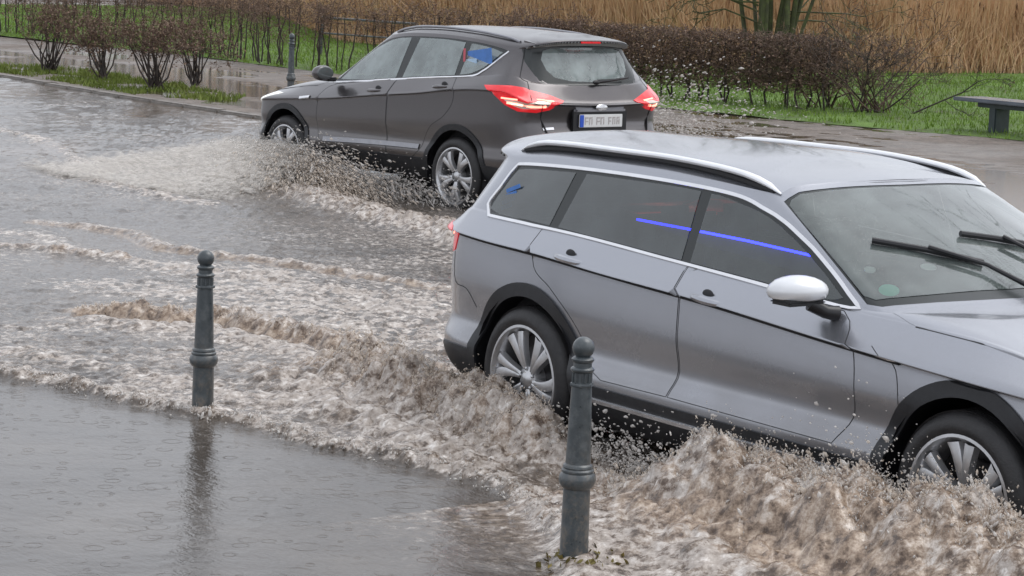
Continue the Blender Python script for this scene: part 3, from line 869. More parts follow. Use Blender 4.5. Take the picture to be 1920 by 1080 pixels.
# ------------------------------------------------------------------ the dark crossover
def build_grey():
    car = empty('crossover_car', (0.126, 21.704, -0.004), 2.2762)
    tag(car, 'dark grey crossover car driving away with its red tail lights lit', 'car')
    sg = 1
    bx = [-.93, -.92, -.85, -.60, -.30, .10, .60, 1.25, 1.95, 2.69, 3.15, 3.36, 3.46, 3.49]
    by = [0, .50, .76, .88, .905, .91, .91, .91, .91, .905, .87, .70, .40, 0]
    cz = {0: 1.05, 2: 1.07, 3: 1.16, 4: 1.155, 5: 1.125, 7: 1.0, 8: .925, 9: .87, 11: .80, 13: .78}
    spec = [
        ({0: .34, 3: .30, 10: .26, 13: .28}, -.10, .10, -.14),
        ({0: .42, 4: .40, 13: .38}, -.02, .02, -.02),
        ({0: .56, 5: .54, 8: .50, 13: .48}, .012, -.05, .0),
        ({0: .70, 3: .66, 13: .58}, -.014, -.06, -.01),
        ({0: .90, 3: .90, 5: .86, 9: .72, 13: .68}, .006, .04, -.04),
        ({k: v - .018 for k, v in cz.items()}, .004, .0, -.06),
        (cz, .020, -.02, -.07),
        ({k: v + .025 for k, v in cz.items()}, .004, .01, -.09)]
    L = base_lines(spec, bx, by, REARW, FRONTW)
    zb = fill({0: 1.22, 1: 1.22, 2: 1.235, 3: 1.285, 4: 1.265, 5: 1.235, 6: 1.19, 7: 1.13, 8: 1.05, 9: .985, 10: .92, 11: .87, 12: .86, 13: .86})
    yb = [0, .46, .66, .80, .825, .835, .84, .84, .825, .80, .74, .58, .33, 0]
    xb = [-.84, -.82, -.75, -.56, -.30, .10, .60, 1.25, 1.95, 2.62, 3.08, 3.28, 3.36, 3.38]
    La = [[xb[k], yb[k], zb[k]] for k in range(14)]
    Lb = [[-.82, 0, 1.24], [-.80, .44, 1.24], [-.73, .635, 1.255], [-.55, .78, 1.31], [-.30, .80, 1.285], [.10, .815, 1.25], [.60, .82, 1.205], [1.25, .82, 1.145], [2.02, .79, 1.07],
          [2.14, .72, 1.08], [2.24, .57, 1.09], [2.33, .38, 1.10], [2.38, .18, 1.105], [2.39, 0, 1.105]]
    L9 = [[-.66, 0, 1.555], [-.65, .36, 1.55], [-.60, .54, 1.535], [-.45, .63, 1.50], [-.20, .655, 1.53], [.15, .665, 1.565], [.60, .665, 1.575], [1.05, .655, 1.565], [1.42, .62, 1.53],
          [1.46, .54, 1.56], [1.49, .41, 1.58], [1.51, .27, 1.59], [1.52, .13, 1.595], [1.525, 0, 1.595]]
    L10 = [[-.78, 0, 1.615], [-.76, .36, 1.605], [-.68, .54, 1.575], [-.47, .60, 1.555], [-.20, .62, 1.575], [.15, .63, 1.605], [.60, .63, 1.618], [1.02, .62, 1.61], [1.36, .59, 1.575],
           [1.40, .52, 1.60], [1.43, .40, 1.615], [1.45, .265, 1.622], [1.46, .13, 1.626], [1.465, 0, 1.628]]
    L11 = [[-.55, 0, 1.655], [-.54, .26, 1.65], [-.48, .40, 1.64], [-.35, .46, 1.625], [-.12, .48, 1.638], [.15, .49, 1.652], [.60, .49, 1.665], [.95, .48, 1.66], [1.15, .44, 1.64],
           [1.18, .38, 1.648], [1.21, .29, 1.652], [1.23, .19, 1.655], [1.24, .10, 1.657], [1.245, 0, 1.658]]
    L12 = [[x, 0, z] for x, z in zip([-.35, -.33, -.28, -.2, 0, .2, .5, .75, .9, .93, .96, .98, .99, 1.0], [1.675, 1.675, 1.676, 1.678, 1.682, 1.685, 1.688, 1.686, 1.682, 1.681, 1.68, 1.679, 1.678, 1.677])]
    sh = Shell(L + [La] + hood_lines(La, Lb, .03) + [Lb, L9, L10, L11, L12])
    side = lambda pts, **k: [sh.side(x, z) for x, z in smooth_poly(pts, **k)]
    feats = []
    feats.append(('hood', [(8.5, 8.3), (9, 8.2), (10, 8.15), (11, 8.1), (12, 8.1), (13, 8.1), (13, 11.95), (12, 11.95), (11, 11.95), (10, 11.95), (9, 11.95), (8.5, 11.9)]))
    TGP = [(0, 3.3), (1, 3.3), (1.3, 3.4), (1.45, 4.2), (1.5, 5.5), (1.9, 6.4), (2.2, 8.2), (2.4, 10), (2.5, 12), (2.5, 13.2), (2.2, 13.6), (1, 13.7), (0, 13.7)]
    feats.append(('tailgate', TGP))
    rd = [(.10, 1.235), (.50, 1.205), (.985, 1.165), (1.02, 1.0), (1.03, .70), (1.0, .47), (.62, .47), (.50, .56), (.46, .66), (.36, .78), (.18, .88), (.06, 1.0), (.04, 1.12)]
    fd = [(.995, 1.165), (1.5, 1.115), (1.95, 1.065), (2.10, 1.0), (2.15, .80), (2.14, .60), (2.05, .46), (1.01, .47), (1.04, .70), (1.03, 1.0)]
    RD = side(rd, sharp=(0, 2, 5, 6)); FD = side(fd, sharp=(0, 2, 6, 7))
    feats += [('rear_door', RD), ('front_door', FD)]
    dlo = [(-.05, 1.262), (-.18, 1.30), (-.29, 1.38), (-.40, 1.495), (-.30, 1.522), (.0, 1.556), (.4, 1.575), (.85, 1.572), (1.2, 1.55), (1.42, 1.50), (1.62, 1.40), (1.82, 1.25), (2.015, 1.085), (1.5, 1.125), (1.0, 1.172), (.4, 1.225)]
    DLO = side(dlo, sharp=(3, 12))
    feats.append(('pillar', DLO))
    p1 = [(.03, 1.275), (-.10, 1.30), (-.22, 1.365), (-.34, 1.485), (-.2, 1.512), (.0, 1.535), (.09, 1.538), (.09, 1.27)]
    p2 = [(.16, 1.262), (.18, 1.545), (.5, 1.558), (.86, 1.553), (.93, 1.195), (.5, 1.232)]
    p3 = [(1.03, 1.185), (1.0, 1.548), (1.2, 1.532), (1.40, 1.484), (1.60, 1.385), (1.80, 1.235), (1.94, 1.112), (1.5, 1.14)]
    P1, P2, P3 = side(p1, sharp=(3, 6, 7)), side(p2, sharp=(0, 1, 3, 4)), side(p3, sharp=(0, 1, 6))
    feats += [('quarter_pane', P1), ('rear_pane', P2), ('front_pane', P3)]
    feats += [('screen_frame', [(8.06, 12.1), (8.5, 12.06), (9, 12.05), (11, 12.05), (13, 12.05), (13, 13.0), (11, 13.0), (9, 13.0), (8.4, 12.98), (8.06, 12.8)]),
              ('windscreen', [(8.2, 12.15), (9, 12.12), (11, 12.12), (13, 12.12), (13, 12.95), (11, 12.95), (9, 12.95), (8.4, 12.92), (8.16, 12.8)])]
    RGF = [sh.rear(y, z) for y, z in ((0, 1.215), (.3, 1.215), (.52, 1.235), (.60, 1.30), (.63, 1.42), (.60, 1.525), (.50, 1.56), (.3, 1.575), (0, 1.58))]
    RGF[0] = (0, RGF[0][1]); RGF[-1] = (0, RGF[-1][1])
    RGG = [sh.rear(y, z) for y, z in ((0, 1.255), (.25, 1.262), (.42, 1.29), (.48, 1.35), (.50, 1.44), (.46, 1.515), (.38, 1.535), (0, 1.545))]
    RGG[0] = (0, RGG[0][1]); RGG[-1] = (0, RGG[-1][1])
    feats += [('rear_frame', RGF), ('rear_glass', RGG)]
    tlp = [(-.37, .90, 1.205), (-.55, .87, 1.205), (-.74, .74, 1.19), (-.88, .55, 1.145), (-.93, .42, 1.105), (-.92, .45, 1.06), (-.91, .58, 1.005), (-.86, .70, .985), (-.76, .82, .99), (-.64, .87, 1.04), (-.52, .90, 1.12)]
    TL = [sh.near(p) for p in tlp]
    feats.append(('tail_light', TL))
    tli = [(-.62, .86, 1.09), (-.74, .80, 1.085), (-.86, .68, 1.075), (-.90, .56, 1.072), (-.90, .60, 1.035), (-.85, .71, 1.02), (-.76, .81, 1.025), (-.68, .86, 1.05)]
    feats.append(('lamp_inner', [sh.near(p) for p in tli]))
    HL = [sh.near(p) for p in [(2.80, .88, .95), (3.0, .88, .86), (3.2, .82, .80), (3.33, .68, .78), (3.36, .60, .84), (3.22, .72, .90), (3.0, .80, .95)]]
    feats.append(('headlight', HL))
    feats.append(('grille', [(11.6, 1.6), (13, 1.6), (13, 5.2), (11.9, 5.2)]))
    feats.append(('cladding', [(0, .02), (0, 2.2), (1, 2.2), (1.6, 2.0), (2.2, 1.6), (3, 1.5), (4, 1.6), (5, 1.62), (6, 1.62), (7, 1.62), (8, 1.62), (9, 1.6), (10, 1.6), (11, 1.4), (12, 1.4), (13, 1.4), (13, .02)]))
    for cx in (0.0, 2.69):
        feats.append(('cladding', [sh.side(x, z) for x, z in circ(cx, .38, .445, -25, 205, 44, False)]))
    for cx in (0.0, 2.69):
        feats.append(('hole', [sh.side(x, max(z, .28)) for x, z in circ(cx, .375, .395, -40, 220, 44, False)]))
    G = panelise(sh, feats)
    panel_obj('body', [G['shell']], M['grey'], car, 0, sg)
    tgo = panel_obj('tailgate', [G['tailgate']], M['grey'], car, 0, sg, .001)
    panel_obj('rear_window', [G['rear_glass']], M['glass_k'], tgo, 0, sg)
    panel_obj('window_frame', [G['rear_frame']], M['pillar'], tgo, 0, sg, .0)
    panel_obj('hood', [G['hood']], M['grey'], car, 0, sg, .001)
    panel_obj('lower_cladding', [G['cladding']], M['cladding'], car, 0, sg, .010, .012)
    panel_obj('window_surround', [G['pillar'], G['screen_frame']], M['pillar'], car, 0, sg, -.002)
    panel_obj('cabin_lining', [upper(G['shell'], 1.34), upper(G['tailgate'], 1.34)], M['headliner'], car, 0, sg, -.015, 0, True)
    panel_obj('windscreen', [G['windscreen']], M['glass_k'], car, 0, sg)
    panel_obj('grille', [G['grille']], M['black'], car, 0, sg, -.01)
    for q in (1, -1):
        panel_obj('quarter_window', [G['quarter_pane']], M['glass_k'], car, q, sg)
        o = panel_obj('tail_light', [G['tail_light']], M['red'], car, q, sg, .006, .012)
        panel_obj('lamp_reflector', [G['lamp_inner']], M['reflector'], o, q, sg, .004)
        w = MB()
        ribbon(sh, [sh.near(p) for p in [(-.66, .86, 1.062), (-.74, .80, 1.056), (-.82, .73, 1.05), (-.88, .62, 1.052)]], .022, .004, w, sg * q, base=.008)
        ribbon(sh, [sh.near(p) for p in [(-.60, .87, 1.10), (-.74, .80, 1.10), (-.86, .68, 1.09), (-.91, .54, 1.08)]], .016, .004, w, sg * q, base=.008)
        w.build('lit_strip', M['red_lit'], o)
        w = MB(); ribbon(sh, [sh.near(p) for p in [(-.70, .84, 1.058), (-.78, .77, 1.052)]], .010, .005, w, sg * q, base=.010); w.build('lit_bulb', M['white_lit'], o)
        panel_obj('headlight', [G['headlight']], M['head'], car, q, sg, .003, .008)
        for nm, pane, hx, hz in (('rear_door', 'rear_pane', .20, 1.135), ('front_door', 'front_pane', 1.20, 1.035)):
            d = panel_obj('door', [G[nm]], M['grey'], car, q, sg, .0005)
            panel_obj('window', [G[pane]], M['glass_k'], d, q, sg, 0)
            h = MB()
            bar(h, sh, hx - .10, hx + .10, hz + .018, hz + .006, .044, .017, sg * q)
            h.build('handle', M['grey'], d)
            hp = sh.S(*sh.side(hx, hz + .032))[0] * (MIR if sg * q < 0 else 1)
            h = MB(); h.ball(Vector(hp), .036, 14, (1.25, .25, .8)); h.build('handle_recess', M['gap'], d)
        rfl = MB(); ribbon(sh, [sh.near((-.90, y, .66)) for y in (.58, .68, .76)], .03, .004, rfl, sg * q, base=.004); rfl.build('reflector', M['red'], car)
    tr = MB(); low = side([(-.40, 1.495), (-.29, 1.375), (-.18, 1.295), (-.05, 1.255), (.4, 1.218), (1.0, 1.165), (1.5, 1.117), (2.03, 1.078)], closed=False)
    ribbon(sh, low, .022, .007, tr, sg, both=True); tr.build('window_trim', M['chrome'], car)
    sm = MB()
    for q in (RD, FD): ribbon(sh, q, .006, .0012, sm, sg, True, both=True)
    ribbon(sh, TGP[:11], .009, .002, sm, sg, both=True)
    ribbon(sh, [(8.5, 8.3), (9, 8.2), (10, 8.15), (11, 8.1), (12, 8.1), (13, 8.1)], .007, .002, sm, sg, both=True)
    sm.build('panel_gaps', M['gap'], car)
    # sill highlight blade on the doors
    vb = MB(); ribbon(sh, side([(.52, .575), (1.0, .565), (1.6, .545), (2.02, .525)], closed=False), .055, .008, vb, sg, both=True, base=.002); vb.build('door_blade', M['silver_grey'] if 'silver_grey' in M else M['satin_dark'], car)
    # spoiler lip, third brake light, tailgate handle bar, plate
    sp = MB()
    pts = [(-.765 + .115 * (abs(t) / .55) ** 2.2, t, 1.612 - .030 * (abs(t) / .55) ** 2) for t in np.linspace(-.55, .55, 17)]
    V = []
    for (x, y, z) in pts: V += [(x + .16, y, z + .020), (x, y, z), (x + .005, y, z - .022), (x + .16, y, z - .035)]
    F = [(i * 4 + q, (i + 1) * 4 + q, (i + 1) * 4 + q + 1, i * 4 + q + 1) for i in range(16) for q in range(3)]
    F += [(0, 1, 2, 3), tuple(64 + i for i in (3, 2, 1, 0))]
    sp.add(V, F); sp.build('spoiler', M['grey'], car)
    bl = MB(); bl.box((-.768, 0, 1.600), (.012, .24, .02), bev=.004); bl.build('brake_light', M['red'], car)
    hb = MB(); hb.box((-.925, 0, 1.005), (.05, .62, .062), bev=.022); hb.build('handle_bar', M['bar'], tgo)
    em = MB(); em.lathe([(.0001, .008), (.06, .006), (.07, 0)], 24, Matrix.Translation((-.952, 0, 1.03)) @ Matrix.Rotation(R(-90), 4, 'Y') @ Matrix.Diagonal((.42, 1, 1, 1))); em.build('emblem', M['chrome'], tgo)
    rc = MB(); rc.box((-.925, 0, .905), (.02, .66, .19), bev=.03); rc.build('plate_recess', M['black'], tgo)
    pl = MB(); pl.box((-.945, 0, .912), (.012, .52, .115), bev=.004); po = pl.build('number_plate', M['plate'], car)
    pb = MB(); pb.box((-.953, .235, .912), (.006, .044, .108)); pb.build('plate_band', M['plate_blue'], po)
    ik = MB()
    x = .175
    for j, wch in enumerate([.05, .045, 0, .055, .05, 0, .04, .04, .04]):
        if wch == 0: x -= .04; continue
        kk = j % 3
        ik.box((-.9525, x, .912 + .028), (.003, wch * .8, .012))
        ik.box((-.9525, x + wch * .34, .912), (.003, .010, .066))
        if kk != 1: ik.box((-.9525, x, .912 - .004), (.003, wch * .7, .010))
        if kk != 0: ik.box((-.9525, x - wch * .30, .905), (.003, .010, .05))
        x -= .05
    ik.build('plate_characters', M['plate_ink'], po)
    wp = MB(); wp.tube([(-.86, -.02, 1.255), (-.855, -.22, 1.27), (-.83, -.42, 1.29)], [.02, .012, .008], 8); wp.ball((-.865, 0, 1.25), .032, 10, (.6, 1.4, .7)); wp.build('rear_wiper', M['black'], car)
    tb = MB(); tb.box((-1.0, 0, .60), (.10, .10, .04), bev=.01); tb.tube([(-.95, 0, .60), (-1.06, 0, .62), (-1.07, 0, .68)], .016, 8); tb.ball((-1.07, 0, .70), .028, 10); tb.build('tow_ball', M['black'], car)
    fl = MB(); ribbon(sh, [sh.near((-.91, y, .85)) for y in (.52, .58, .64)], .03, .004, fl, sg, base=.004); fl.build('model_script', M['chrome'], car)
    # roof rails (thin)
    for k in (1, -1):
        rr = MB(); rr.tube([(x, .56 * k, float(sh.S(*sh.top(x, .56))[0][2]) + .018 * min(1, min(x + .45, 1.35 - x) / .12 + .1)) for x in np.linspace(-.45, 1.35, 20)], .013, 8)
        rr.build('roof_rail', M['satin_dark'], car)
    for k in (1, -1):
        mr = MB(); mr.ball((1.95, k * 1.0, 1.165), 1, 20, (.085, .115, .075)); mr.v = [(max(x, 1.905), y, z) for x, y, z in mr.v]
        o = mr.build('mirror', M['grey'], car)
        g_ = MB(); g_.ball((1.903, k * 1.0, 1.167), 1, 16, (.006, .098, .062)); g_.build('mirror_glass', M['glassdark'], o)
        f_ = MB(); f_.box((1.97, k * .90, 1.105), (.11, .13, .04), bev=.015); f_.build('mirror_foot', M['black'], o)
        fv = MB(); ribbon(sh, [sh.side(x, z) for x, z in ((2.26, .915), (2.34, .905), (2.42, .895))], .032, .008, fv, k, base=.003); fv.build('fender_vent', M['chrome'], car)
    cabin(car, sh, .50, 1.08, 2.06, .74, [(1.05, (-.37, .37)), (.20, (-.4, .0, .4))], M['seat'], 1.22)
    # printed blind in the quarter window
    b = MB(); b.box((-.10, .735, 1.43), (.36, .004, .14), rz=R(-3), ry=R(8)); b.build('window_blind', M['decal_blue'], car)
    b = MB(); b.box((.02, .748, 1.372), (.20, .004, .07), rz=R(-3), ry=R(8)); b.build('blind_label', M['decal_lightblue'], car)
    b = MB(); b.box((.10, .752, 1.44), (.03, .004, .12), rz=R(-3)); b.build('blind_edge', M['decal_red'], car)
    w = MB()
    for cx in (0, 2.69):
        for s in (-1, 1): well(w, cx, .375, .405, .90, .55, s)
    w.box((1.35, 0, .38), (1.8, 1.66, .18)); w.box((1.35, 0, .42), (4.2, 1.1, .20)); w.box((-.60, 0, .44), (.4, 1.4, .16))
    w.build('underbody', M['black'], car)
    for cx, y in ((0, 1), (0, -1), (2.69, 1), (2.69, -1)):
        wheel(car, (cx, y * .80, .35), .352, .257, .235, 5, 'five', y, .35 + cx)
    # exhaust
    e = MB(); e.tube([(-.95, .45, .36), (-1.02, .45, .355)], .03, 12); e.build('exhaust', M['chrome'], car)
    return car, sh
M['satin_dark'] = simple('wet_sill_blade', (.30, .30, .32), .3, .6, .1)
M['bar'] = simple('tailgate_bar', (.28, .28, .30), .35, .6, .1)

silver, sh_s = build_silver()
grey, sh_g = build_grey()

# ================================================================== GROUND AND WATER
WL = 0.055                                    # water level
RD = np.array([math.cos(-.905), math.sin(-.905)])      # direction of the road (towards lower right)
RN = np.array([-RD[1], RD[0]])                 # across the road, away from the camera
KERB = [(-14.4, 46.0), (-11.5, 42.9), (-8.68, 39.1), (-6.2, 35.2), (-3.47, 31.5), (-.4, 27.6), (4.5, 21.3), (9.5, 15.0)]

def ground_mat():
    m, nt, b, o = nmat('muddy_ground')
    v = coords(nt)
    n1 = noise(nt, v, .35, 6); n2 = noise(nt, v, 4, 8, .7); n3 = noise(nt, v, 28, 5, .7)
    c1 = ramp(nt, n2, [(.3, (.10, .08, .065)), (.55, (.19, .155, .13)), (.8, (.27, .235, .205))])
    c2 = ramp(nt, n3, [(.35, (.55,) * 3), (.7, (1.25,) * 3)])
    mx = nt.nodes.new('ShaderNodeMixRGB'); mx.blend_type = 'MULTIPLY'; mx.inputs[0].default_value = 1
    nt.links.new(c1, mx.inputs[1]); nt.links.new(c2, mx.inputs[2])
    nt.links.new(mx.outputs[0], b.inputs['Base Color'])
    nt.links.new(ramp(nt, n1, [(.4, (.28,) * 3), (.6, (.8,) * 3)]), b.inputs['Roughness'])
    bump(nt, n3, b, .7, .03)
    return m
xs = np.linspace(-130, 150, 141); ys = np.linspace(-30, 280, 156)
X, Y = np.meshgrid(xs, ys, indexing='ij')
d, par, sg_ = sdist(X, Y, [(-90, 137), KERB[0], KERB[2], KERB[4], KERB[-1], (60, -50)])
Z = np.where(sg_ > 0, np.where(d > 2, .085, 0), -.04) - .02 + sstep(40, 90, d) * sg_.clip(0, 1) * .4
nx, ny = X.shape
idx = np.arange(nx * ny).reshape(nx, ny)
Fq = np.stack([idx[:-1, :-1], idx[1:, :-1], idx[1:, 1:], idx[:-1, 1:]], -1).reshape(-1, 4)
M['ground'] = ground_mat()
tag(np_mesh('ground', np.stack([X, Y, Z], -1).reshape(-1, 3), Fq, M['ground']), kind='structure')

# far footpath: finer sheet with dips that fill with water
def off(pts, dist):
    P = np.array(pts, float); out = []
    for i in range(len(P)):
        t = P[min(i + 1, len(P) - 1)] - P[max(i - 1, 0)]; t /= np.hypot(*t)
        out.append(tuple(P[i] + np.array([-t[1], t[0]]) * dist))
    return out
KI = off(KERB, .16)
def strip_mesh(pts_a, width, nu, nvv, zf):
    P = np.array(pts_a, float); L = np.concatenate([[0], np.cumsum(np.hypot(*(P[1:] - P[:-1]).T))])
    u = np.linspace(0, L[-1], nu)
    C = np.stack([np.interp(u, L, P[:, 0]), np.interp(u, L, P[:, 1])], -1)
    T = np.gradient(C, axis=0); T /= np.linalg.norm(T, axis=1, keepdims=True)
    N_ = np.stack([-T[:, 1], T[:, 0]], -1)
    w = np.linspace(0, width, nvv)
    G = C[:, None] + N_[:, None] * w[None, :, None]
    Zs = zf(G[..., 0], G[..., 1], w[None, :] + 0 * G[..., 0])
    idx = np.arange(nu * nvv).reshape(nu, nvv)
    F = np.stack([idx[:-1, :-1], idx[1:, :-1], idx[1:, 1:], idx[:-1, 1:]], -1).reshape(-1, 4)
    return np.concatenate([G, Zs[..., None]], -1).reshape(-1, 3), F
def path_z(x, y, w):
    t = x * RD[0] + y * RD[1]; q = x * RN[0] + y * RN[1]
    return .092 + .030 * fbm(t * .22, q * .75, 3) + .010 * fbm(x * 3, y * 3, 3) - .016 * np.exp(-((w - 3.2) / 1.6)**2)
V, F = strip_mesh(KI, 9.0, 520, 180, path_z)
tag(np_mesh('footpath', V, F, M['ground']), kind='structure')
M['puddle'], nt, b, o = nmat('puddle_water')
b.inputs['Base Color'].default_value = (.085, .065, .05, 1); b.inputs['Roughness'].default_value = .04; b.inputs['Specular IOR Level'].default_value = .6
bump(nt, noise(nt, coords(nt), 22, 3), b, .35, .006)
V, F = strip_mesh(KI, 9.0, 60, 20, lambda x, y, w: .086 + 0 * x)
tag(np_mesh('puddle_water', V, F, M['puddle']), kind='structure')
# the grass verge behind the path
def grass_ground():
    m, nt, b, o = nmat('grass_soil')
    v = coords(nt); n = noise(nt, v, 1.3, 6, .7); n2 = noise(nt, v, 40, 4, .7)
    c = ramp(nt, n, [(.3, (.10, .085, .045)), (.42, (.08, .13, .025)), (.62, (.13, .23, .035)), (.85, (.21, .22, .08))])
    c2 = ramp(nt, n2, [(.3, (.5,) * 3), (.7, (1.4,) * 3)])
    mx = nt.nodes.new('ShaderNodeMixRGB'); mx.blend_type = 'MULTIPLY'; mx.inputs[0].default_value = 1
    nt.links.new(c, mx.inputs[1]); nt.links.new(c2, mx.inputs[2]); nt.links.new(mx.outputs[0], b.inputs['Base Color'])
    b.inputs['Roughness'].default_value = .85; bump(nt, n2, b, .8, .04)
    return m
M['grass_soil'] = grass_ground()
VERGE = [(-26, 78), (-18, 64.5), (-12.7, 56.2), (-6.4, 48.2), (-3.6, 43.9), (-.4, 40.0), (2.9, 36.3), (5.0, 34.2), (7.2, 32.2), (9.6, 29.5), (16, 21)]
V, F = strip_mesh(VERGE, 60, 300, 200, lambda x, y, w: .10 + .03 * sstep(0, .4, w) + .02 * fbm(x * .8, y * .8, 3) + .25 * sstep(6, 30, w))
tag(np_mesh('grass_verge', V, F, M['grass_soil']), kind='structure')

# grass blades (nobody could count them)
def blades(name, px, py, pz, h, w, lean, m, r2, attrs=None, segs=2):
    n = len(px); a = r2.uniform(0, 2 * np.pi, n); la = r2.uniform(0, 2 * np.pi, n); ll = lean * r2.uniform(.1, 1, n) * h
    dx, dy = np.cos(a) * w / 2, np.sin(a) * w / 2
    lx, ly = np.cos(la) * ll, np.sin(la) * ll
    if segs == 1:
        V = np.stack([np.stack([px - dx, py - dy, pz], -1), np.stack([px + dx, py + dy, pz], -1), np.stack([px + lx, py + ly, pz + h], -1)], 1)
        F = np.arange(n * 3).reshape(-1, 3)
    else:
        V = np.stack([np.stack([px - dx, py - dy, pz], -1), np.stack([px + dx, py + dy, pz], -1),
                      np.stack([px + dx * .8 + lx * .3, py + dy * .8 + ly * .3, pz + h * .55], -1), np.stack([px - dx * .8 + lx * .3, py - dy * .8 + ly * .3, pz + h * .55], -1),
                      np.stack([px + lx + dx * .25, py + ly + dy * .25, pz + h], -1), np.stack([px + lx - dx * .25, py + ly - dy * .25, pz + h], -1)], 1)
        b0 = np.arange(n)[:, None] * 6
        F = np.concatenate([b0 + np.array([[0, 1, 2, 3]]), b0 + np.array([[3, 2, 4, 5]])], 0)
    return np_mesh(name, V.reshape(-1, 3), F, m, attrs=attrs)
def blade_mat(name, stops, scale=2.0, trans=.3):
    m, nt, b, o = nmat(name)
    v = coords(nt); n = noise(nt, v, scale, 5, .8); n2 = noise(nt, v, 60, 2, .8)
    mm = nt.nodes.new('ShaderNodeMath'); mm.operation = 'MULTIPLY_ADD'; nt.links.new(n2, mm.inputs[0]); mm.inputs[1].default_value = .45
    m3 = nt.nodes.new('ShaderNodeMath'); m3.operation = 'MULTIPLY_ADD'; nt.links.new(n, m3.inputs[0]); m3.inputs[1].default_value = .8; m3.inputs[2].default_value = -.12
    nt.links.new(m3.outputs[0], mm.inputs[2])
    nt.links.new(ramp(nt, mm.outputs[0], stops), b.inputs['Base Color'])
    b.inputs['Roughness'].default_value = .7; b.inputs['Specular IOR Level'].default_value = .25
    return m
def strip_points(pts, w0, w1, n, r2):
    P = np.array(pts, float); L = np.concatenate([[0], np.cumsum(np.hypot(*(P[1:] - P[:-1]).T))])
    u = r2.uniform(0, L[-1], n); q = r2.uniform(w0, w1, n)
    i = np.clip(np.searchsorted(L, u) - 1, 0, len(P) - 2); t = (u - L[i]) / (L[i + 1] - L[i])
    D = (P[i + 1] - P[i]); D /= np.linalg.norm(D, axis=1, keepdims=True)
    C = P[i] + (P[i + 1] - P[i]) * t[:, None] + np.stack([-D[:, 1], D[:, 0]], -1) * q[:, None]
    return C[:, 0], C[:, 1], u, q
M['grass'] = blade_mat('grass_blade', [(.2, (.06, .09, .018)), (.42, (.12, .20, .028)), (.62, (.20, .31, .05)), (.8, (.30, .29, .11)), (.92, (.30, .21, .12))])
gx, gy, gu, gq = strip_points(VERGE, -.15, 16, 150000, rng)
keep = (fbm(gx * 1.1, gy * 1.1, 3) + .9 * (gq > .5) > -.1) & (gx > -18) & (gx < 14)
gx, gy, gq = gx[keep], gy[keep], gq[keep]
tag(blades('grass', gx, gy, .11 + .25 * sstep(6, 30, gq), rng.uniform(.04, .12, len(gx)), rng.uniform(.012, .03, len(gx)), .7, M['grass'], rng, segs=1), kind='stuff', label='short bright green winter grass of the verge behind the hedge', cat='grass')

# far kerb: individual weathered kerb stones
M['kerb'] = simple('wet_kerb_stone', (.20, .18, .16), .5, 0, .45, 9, .5)
P = np.array(KERB, float); L = np.concatenate([[0], np.cumsum(np.hypot(*(P[1:] - P[:-1]).T))])
kerb = empty('kerb', (KERB[2][0], KERB[2][1], 0)); tag(kerb, 'low granite kerb half drowned along the far side of the flooded road', 'kerb')
proto = None
ks = []
u = 0; kk = 0
while u < L[-1] - 1 and kk < 70:
    a = np.array([np.interp(u, L, P[:, 0]), np.interp(u, L, P[:, 1])]); b_ = np.array([np.interp(u + .98, L, P[:, 0]), np.interp(u + .98, L, P[:, 1])])
    c = (a + b_) / 2; rz = math.atan2(b_[1] - a[1], b_[0] - a[0])
    if proto is None:
        proto = MB().box((0, 0, 0), (.975, .17, .30), bev=.022).build('kerb_stone', M['kerb'], kerb); o = proto
    else:
        o = proto.copy(); COL.objects.link(o); o.parent = kerb
    n_ = np.array([-math.sin(rz), math.cos(rz)])
    o.location = (c[0] + n_[0] * .08 - KERB[2][0], c[1] + n_[1] * .08 - KERB[2][1], -.045 + random.uniform(-.008, .006)); o.rotation_euler = (0, random.uniform(-.006, .006), rz + random.uniform(-.006, .006))
    u += 1.0; kk += 1

# ---------------------------------------------------------------- the flood
EDGE = [(-4.4, 12.9), (-2.85, 12.14), (-2.33, 11.81), (-1.59, 11.18), (-1.19, 10.93), (-.86, 10.56), (-.55, 10.34), (-.23, 10.07), (.03, 9.75), (.14, 9.37), (.24, 8.85), (.31, 8.0), (.4, 6)]
RIDGE2 = [(-2.65, 14.19), (-2.35, 14.16), (-2.02, 13.96), (-1.7, 14.0), (-1.38, 13.66), (-1.1, 13.34), (-.89, 13.07), (-.65, 12.55)]
REARW_ = [(-.95, 12.5), (-.66, 11.95), (-.42, 11.45), (-.15, 10.95), (.10, 10.50), (.24, 10.27)]
TOP1 = [(-3.91, 18.82), (-3.47, 18.59), (-2.98, 18.19), (-2.66, 17.43), (-2.21, 17.09), (-1.7, 16.78), (-.97, 16.13), (-.3, 15.7)]
TOP0 = [(-3.9, 17.1), (-3.56, 17.15), (-3.28, 16.92), (-2.72, 16.62)]
FARF = [(-6.4, 28.2), (-5.6, 26.93), (-5.04, 25.64), (-4.68, 24.41), (-3.88, 22.06), (-3.21, 21.04), (-2.71, 20.53)]
KWASH = [(-2.3, 22.3), (-1.77, 21.11), (-1.21, 19.97), (-.63, 19.16), (-.1, 18.2), (.6, 17.0)]
MOUND = [(.45, 9.9), (.64, 9.64), (.93, 9.24), (1.09, 9.02), (1.25, 8.80), (1.48, 8.47), (1.66, 8.23), (1.98, 7.8), (2.3, 7.35)]

